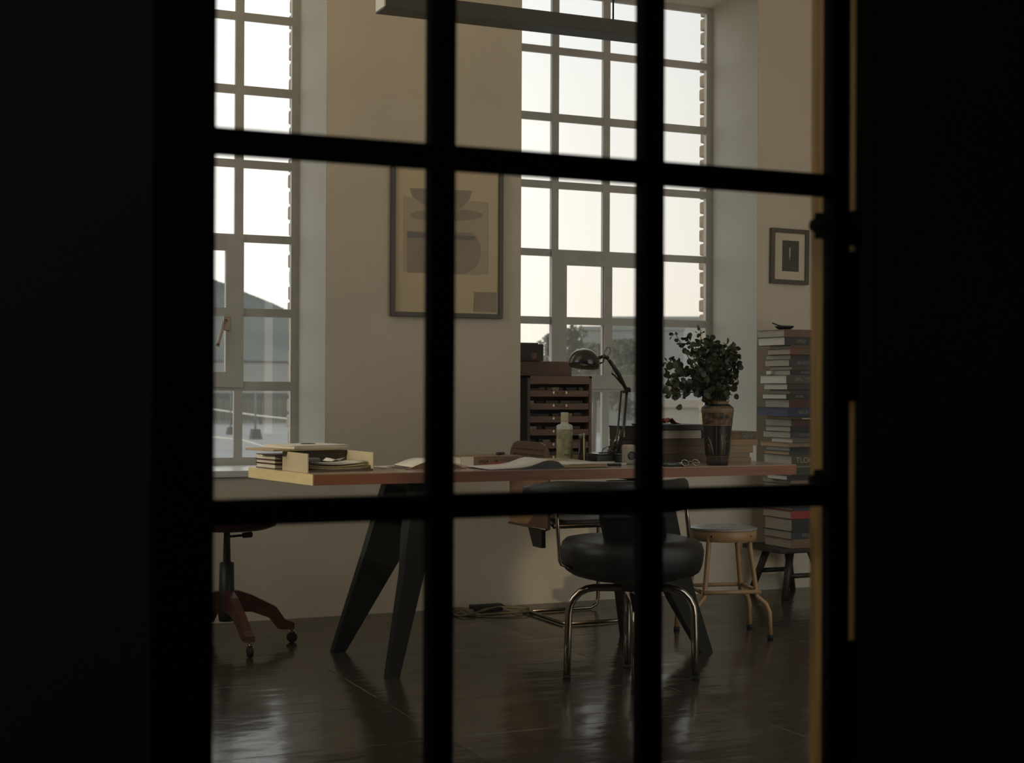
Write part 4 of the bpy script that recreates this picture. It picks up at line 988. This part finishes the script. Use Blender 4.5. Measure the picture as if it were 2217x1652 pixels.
branch([(1548, 850), (1540, 790), (1535, 745), (1536, 735)], .03, 16)
branch([(1550, 850), (1555, 800), (1550, 760), (1545, 742)], -.04, 16)
branch([(1556, 850), (1572, 800), (1580, 770), (1590, 757)], .02, 15, .018)
branch([(1556, 850), (1585, 820), (1594, 790), (1592, 765)], -.03, 14, .017)
branch([(1556, 855), (1580, 845), (1590, 825), (1588, 810)], .05, 12)
branch([(1545, 855), (1520, 830), (1490, 805), (1470, 800)], .06, 14)
branch([(1548, 855), (1530, 835), (1510, 810), (1500, 775)], -.06, 16)
branch([(1552, 855), (1560, 830), (1565, 800), (1560, 770)], .05, 16)
for _ in range(330):
    py = random.uniform(745, 866); px = random.gauss(1542, 24 if py < 840 else 15)
    p = AY(px, py, Yv+random.uniform(-.06, .06))-ot; leaf(p, random.uniform(.011, .017), Vector((random.gauss(0, 1), random.gauss(0, 1), random.gauss(0, 1))), Vector((random.gauss(0, 1), 1, random.gauss(0, 1))).normalized())
for (cx_, cy2, sx2, sy2, nn_) in ((1472, 838, 16, 11, 34), (1582, 772, 9, 14, 26), (1470, 795, 13, 8, 22), (1588, 800, 7, 12, 14), (1452, 845, 6, 8, 10)):
    for _ in range(nn_):
        p = AY(random.gauss(cx_, sx2), random.gauss(cy2, sy2), Yv+random.uniform(-.04, .04))-ot; leaf(p, random.uniform(.011, .018), Vector((random.gauss(0, 1), random.gauss(0, 1), random.gauss(0, 1))), Vector((random.gauss(0, 1), 1, random.gauss(0, 1))).normalized())
st.build('stems', M['twig'], r); lf.build('leaves', M['leaf'], r)

# phone and glasses left of the vase
c = AZ(1466, 1010, DZ)
r = thing('telephone', 'small dark green telephone handset at the desk front', 'phone', (c.x, c.y+.02, DZ), R(2)); b = MB(); b.box((0, 0, .007), (.10, .05, .014), bev=.006); b.build('body', M['phone'], r)
c = AZ(1495, 1010, DZ)
r = thing('spectacles', 'spectacles with glinting lenses left of the vase', 'glasses', (c.x, c.y, DZ+.002), R(5))
for s_ in (-1, 1):
    b = MB(); b.tube(arc((s_*.026, 0, .013), .013, 0, 360, 20, (1.3, 0, 0), (0, .45, .9))[:-1], .0018, 6, closed=True); b.build('lens_rim', M['chrome'], r)
    b = MB(); b.tube([(s_*.044, 0, .014), (s_*.047+.02, .08, .006), (s_*.047+.02, .12, .001)], .0016, 6); b.build('temple_arm', M['chrome'], r)
b = MB(); b.tube([(-.010, 0, .016), (0, 0, .019), (.010, 0, .016)], .0015, 6); b.build('bridge', M['chrome'], r)

# ------------------------------------------------------------------ armchair in front of the desk
A_, B_ = AZ(1227, 1470, 0), AZ(1506, 1472, 0); Ct = (A_+B_)/2
r = thing('armchair', 'black leather armchair with tubular steel frame facing the desk', 'armchair', (Ct.x, Ct.y, 0)); oc = Vector((Ct.x, Ct.y, 0))
hx = (B_-A_).normalized(); hl = (B_-A_).length/2; px_ = Vector((-hx.y, hx.x, 0))
zt = AY(1340, 1274, Ct.y).z
for dv, hl_ in ((hx, hl), (px_, hl*.93)):
    rr = .095; tp = zt - (0 if dv is hx else .030)
    pts_ = [dv*(-hl_)+Vector((0, 0, .012)), dv*(-hl_+.004)+Vector((0, 0, tp*.5))] + [dv*(-hl_+.006+rr-rr*math.cos(R(a_)))+Vector((0, 0, tp-rr+rr*math.sin(R(a_)))) for a_ in (0, 18, 36, 54, 72, 90)]
    pts_ += [Vector((-p.x, -p.y, p.z)) for p in pts_[::-1]]
    b = MB(); b.tube(pts_, .0135, 14); b.build('leg_arch', M['chrome'], r)
for dv, hl_ in ((hx, hl), (px_, hl*.93)):
    for s_ in (-1, 1):
        b = MB(); b.tube([dv*(s_*hl_)+Vector((0, 0, 0)), dv*(s_*hl_)+Vector((0, 0, .016))], .015, 12); b.build('foot_cap', M['rubber'], r)
# seat: thick rounded pad in a shell
zs1 = AY(1370, 1158, Ct.y+.06).z; zs0 = AY(1370, 1253, Ct.y).z
b = MB(); sw, sd = .245, .235; n = 32
def sup(a_, w, d, e=2.6):
    ca, sa = math.cos(a_), math.sin(a_); return (w*math.copysign(abs(ca)**(2/e), ca), d*math.copysign(abs(sa)**(2/e), sa))
lv = [(.30, zs0-.006), (.62, zs0+.002), (.84, zs0+.015), (.94, zs0+.032), (.975, zs0+.050), (1.0, zs0+.075), (1.01, zs1-.045), (.98, zs1-.020), (.92, zs1-.007), (.80, zs1-.001), (.45, zs1+.003), (.1, zs1+.004)]
rg = []
rm = Matrix.Rotation(R(-6), 3, 'Z')
for s_, z in lv: rg.append([b.bm.verts.new(rm @ Vector((*sup(2*math.pi*k/n, sw*s_, sd*s_), z))) for k in range(n)])
for a, c in zip(rg, rg[1:]):
    for k in range(n): b.bm.faces.new((a[k], a[(k+1) % n], c[(k+1) % n], c[k])).smooth = True
b.bm.faces.new(rg[0][::-1]); b.bm.faces.new(rg[-1]); b.build('seat_pad', M['leather'], r)
b = MB(); b.lathe([(.04, zt-.01), (.04, zs0+.004)], (0, 0, 0), 20); b.build('seat_hub', M['iron'], r)
# curved back pad, nearest the camera, and its arms
Yb = Ct.y-.235
zb1 = AY(1370, 1041, Yb).z; 
def bk_pt(px, py, Y=Yb): return AY(px, py, Y)-oc
xl, xr = bk_pt(1195, 1045).x, bk_pt(1554, 1045).x; cxb = (xl+xr)/2; hw = (xr-xl)/2
b = MB(); n = 26; prof_ = []
th_, hh_ = .045, .115
rings = []
for k in range(n+1):
    t = -1+2*k/n; x = cxb+hw*t; y = -.235+.22*(abs(t)**2.4); s_ = (1-.86*max(0, abs(t)-.72)**1.6/.28**1.6*.6)
    tx = Vector((1, .22*2.4*(abs(t)**1.4)*math.copysign(1, t)/hw, 0)).normalized(); nn = Vector((-tx.y, tx.x, 0))
    ring = []
    zc_ = zb1-hh_/2
    for j in range(14):
        a_ = 2*math.pi*j/14; cx_, cz_ = sup(a_, th_/2*s_, hh_/2*s_, 3.0)
        if j is not None: ring.append(b.bm.verts.new(Vector((x, y, zc_))+nn*cx_+Vector((0, 0, cz_ + (hh_/2*(1-s_)*.2)))))
    rings.append(ring)
for a, c in zip(rings, rings[1:]):
    for j in range(14): b.bm.faces.new((a[j], a[(j+1) % 14], c[(j+1) % 14], c[j])).smooth = True
b.bm.faces.new(rings[0][::-1]); b.bm.faces.new(rings[-1]); b.build('back_pad', M['leather'], r)
# tubular arm supports left and right
la, lb, lc = bk_pt(1205, 1085, Ct.y-.08), bk_pt(1212, 1222, Ct.y-.02), bk_pt(1240, 1229, Ct.y)
b = MB(); b.tube([la, bk_pt(1208, 1160, Ct.y-.05), lb+Vector((0, 0, .012)), lb+Vector((.006, 0, 0)), lb+Vector((.02, 0, -.006)), lc], .0062, 10); b.build('arm_support', M['chrome'], r)
b = MB(); b.tube([bk_pt(1484, 1085, Ct.y-.12), bk_pt(1489, 1130, Ct.y-.10), bk_pt(1493, 1168, Ct.y-.08), bk_pt(1494, 1200, Ct.y-.05)], .0078, 10); b.build('arm_support', M['chrome'], r)
b = MB(); p1, p2, p3, p4 = bk_pt(1304, 1110, Yb+.05), bk_pt(1450, 1110, Yb+.05), bk_pt(1449, 1150, Yb+.12), bk_pt(1318, 1150, Yb+.12)
b.prism([Vector((p1.x, p1.y, zb1-.06)), Vector((p2.x, p2.y, zb1-.06)), Vector((p2.x-.004, p2.y+.02, p2.z-.02)), Vector((p3.x+.012, p3.y+.04, zs1-.005)), Vector((p4.x+.01, p4.y+.04, zs1-.005)), Vector((p1.x+.004, p1.y+.02, p1.z-.02))], (0, .014, 0)); b.build('back_bracket', M['iron'], r)

# ------------------------------------------------------------------ cantilever chair with perforated back, against the wall
r = thing('cantilever_chair', 'brown perforated-back chair on a tubular sled base behind the desk', 'chair', (3.03, 6.03, 0)); oo = Vector((3.03, 6.03, 0))
XBk = 2.80
def onx(px, py, X=XBk): return AX(px, py, X)-oo
b = MB(); y0, y1 = 5.825, 6.235
zt_, zb_ = AY(1150, 956, 6.03).z, AY(1150, 1139, 6.03).z
poly = []
for (u, v) in ((0, .0), (0, .80), (.03, .90), (.10, .97), (.22, 1.0), (.78, 1.0), (.90, .97), (.97, .90), (1, .80), (1, 0)):
    poly.append((XBk-oo.x, y0+(y1-y0)*u-oo.y, zb_+(zt_-zb_)*v))
b.prism(poly, (.012, 0, 0)); b.build('backrest', M['cork'], r)
b = MB()
for i in range(18):
    for j in range(5):
        y = y0+.05+i*(y1-y0-.10)/17-oo.y; z = zt_-.035-j*.024
        b.box((XBk-oo.x-.0006, y, z), (.0016, .005, .007))
b.build('perforations', M['hole'], r)
b = MB(); b.tube([(XBk-oo.x-.004, y0-oo.y+.005, zb_), (XBk-oo.x-.004, y1-oo.y-.005, zb_)], .005, 8); b.build('back_rail', M['dull_steel'], r)
b = MB(); b.prism([(XBk-oo.x+.0, -.14, zb_-.005), (XBk-oo.x+.0, .0, zb_-.005), (XBk-oo.x+.02, -.01, zb_-.09), (XBk-oo.x+.02, -.10, zb_-.09)], (.02, 0, 0)); b.build('back_bracket', M['iron'], r)
b = MB(); b.box((.03, 0, .455), (.36, .40, .03), bev=.012); b.build('seat', M['darkwood'], r)
f = lambda px, py: AZ(px, py, .012)-oo
for s_ in (-1, 1):
    y = s_*.20
    b = MB(); pts_ = [(-.20, y, .44), (.18, y, .44), (.215, y, .43), (.23, y, .40), (.23, y, .06), (.22, y, .025), (.19, y, .012), (-.12, y, .012)]
    b.tube(pts_, .009, 12); b.build('side_frame', M['dull_steel'], r)
b = MB(); b.tube([(-.12, -.20, .012), (-.14, -.17, .012), (-.14, .17, .012), (-.12, .20, .012)], .009, 12); b.build('rear_runner', M['dull_steel'], r)
b = MB(); b.tube([(-.19, -.19, .44), (-.22, -.17, .47), (-.222, -.15, .58)], .009, 10); b.tube([(-.19, .19, .44), (-.22, .17, .47), (-.222, .15, .58)], .009, 10); b.build('back_tubes', M['dull_steel'], r)

# tangled cable on the floor
random.seed(4)
c = AZ(1062, 1328, 0)
r = thing('power_cable', 'tangled pale power cable on the floor against the wall', 'cable', (c.x, c.y, 0))
b = MB()
for k in range(5):
    a0 = random.uniform(0, 6); pts_ = []
    for t in range(26):
        u = t/25; pts_.append(((-.22+.42*u)+.05*math.sin(3.1*u*3+a0), .08*math.sin(2*math.pi*u*(.8+.3*k)+a0)+.025*k-.05, .006+.012*abs(math.sin(5*u+a0))))
    b.tube(pts_, .0045, 7)
pts_ = [(-.33+.02*math.sin(t), .18+.0*t, .01+.05*t/8) for t in range(3)]
b.build('loops', M['rope'], r)
b = MB(); b.box((.02, .10, .014), (.16, .04, .028), bev=.004); b.build('socket_strip', M['rubber'], r)

# ------------------------------------------------------------------ step stool
pt = [(1668, 1384), (1623, 1360), (1465, 1365)]
f0, f1, f2 = [AZ(x, y, 0) for x, y in pt]; f3 = f0+f2-f1
cs = (f0+f2)/2; 
r = thing('step_stool', 'tan tubular steel stool with round worn top, right of the armchair', 'stool', cs)
zt_ = AZ(1570, 1150, 0); zt_ = AY(1600, 1152, cs.y-.17).z; zr_ = AY(1580, 1287, cs.y-.17).z
ax1 = (f0-f3).normalized(); ax2 = (f1-f0).normalized()
def SQ(u, v, z): return ax1*u+ax2*v+Vector((0, 0, z))
h1 = (f0-f3).length/2; h2 = (f1-f0).length/2
ta, tr_ = .088, .112
for (su, sv) in ((-1, -1), (1, -1), (1, 1), (-1, 1)):
    b = MB(); b.tube([SQ(su*ta, sv*ta, zt_-.02), SQ(su*(ta+.006), sv*(ta+.006), zt_*.80), SQ(su*tr_, sv*tr_, zr_+.02), SQ(su*(tr_+.004), sv*(tr_+.004), zr_-.02), SQ(su*(h1-.016), sv*(h2-.012), zr_-.052), SQ(su*(h1-.004), sv*(h2-.002), zr_-.085), SQ(su*h1, sv*h2, .01)], .0105, 12); b.build('leg', M['tan_metal'], r)
    b = MB(); b.tube([SQ(su*h1, sv*h2, 0), SQ(su*h1, sv*h2, .018)], .0135, 12); b.build('foot_cap', M['rubber'], r)
b = MB(); rr = tr_+.012
cor = [SQ(-rr, -rr, zr_), SQ(rr, -rr, zr_), SQ(rr, rr, zr_), SQ(-rr, rr, zr_)]
for k in range(4): b.tube([cor[k], cor[(k+1) % 4]], .009, 10)
b.build('ring_rail', M['tan_metal'], r)
b = MB(); b.lathe([(.136, zt_-.048), (.140, zt_-.046), (.141, zt_-.004), (.136, zt_-.002)], (0, 0, 0), 40, caps=False); b.lathe([(.136, zt_-.002), (.130, zt_-.046)], (0, 0, 0), 40, caps=False); b.build('apron', M['tan_metal'], r)
b = MB(); b.lathe([(.138, zt_-.004), (.1445, zt_-.002), (.1445, zt_+.003), (.138, zt_+.007), (.12, zt_+.006), (.01, zt_+.004)], (0, 0, 0), 40); b.build('seat', M['seat_steel'], r)
for su in (-1, 1):
    dv_ = (ax1*su*.75-ax2).normalized(); b = MB(); b.lathe([(.005, 0), (.004, .003)], dv_*.1405+Vector((0, 0, zt_-.024)), 10, axis=dv_); b.build('rivet', M['chrome'], r)

# ------------------------------------------------------------------ swivel stool at the left
Cc = Vector((1.41, 5.93, 0))
r = thing('swivel_chair', 'wooden swivel chair on a four-star castor base left of the desk', 'chair', Cc)
fa, fb = AZ(541, 1424, 0)-Cc, AZ(632, 1391, 0)-Cc
feet = [fa, fb, -fa*.96, -fb*.96]
zhub = AY(487, 1300, Cc.y).z
b = MB(); b.lathe([(.030, .10), (.034, .13), (.032, zhub), (.029, AY(487, 1218, Cc.y).z), (.016, AY(487, 1216, Cc.y).z), (.013, .44), (.013, .47)], seg=24); b.build('column', M['iron'], r)
for k, f_ in enumerate(feet):
    d = f_.normalized(); n_ = Vector((-d.y, d.x, 0)); L = f_.length
    b = MB(); prof_ = [(.0, .222), (.045, .222), (.10, .203), (.20, .150), (L-.03, .098), (L+.008, .082), (L+.008, .060), (L-.03, .056), (L-.06, .062), (.17, .108), (.10, .135), (.0, .140)]
    b.prism([d*u+Vector((0, 0, z))-n_*.017 for u, z in prof_], n_*.034)
    b.build('base_arm', M['redwood'], r)
    b = MB(); e_ = d*L; b.tube([e_+Vector((0, 0, .07)), e_+Vector((0, 0, .045))], .007, 8)
    b.bx(e_.x-.012, e_.x+.012, e_.y-.014, e_.y+.014, .036, .048, bev=.003); cst = b.build('castor', M['chrome'], r)
    b = MB(); b.lathe([(.006, -.010), (.020, -.009), (.022, -.004), (.022, .004), (.020, .009), (.006, .010)], e_+Vector((0, 0, .022)), 18, axis=n_); b.build('wheel', M['rubber'], cst)
b = MB(); b.tube([(0, 0, .44), (.05, -.02, .445), (.07, -.03, .448)], .005, 8); b.lathe([(.004, -.022), (.011, -.018), (.012, .018), (.004, .022)], (.075, -.035, .448), 12, axis=(1, -.3, .1)); b.build('height_lever', M['iron'], r)
b = MB(); b.lathe([(.05, .470), (.16, .472), (.195, .485), (.205, .505), (.200, .520), (.14, .516), (.02, .510)], seg=36); b.build('seat', M['redwood'], r)
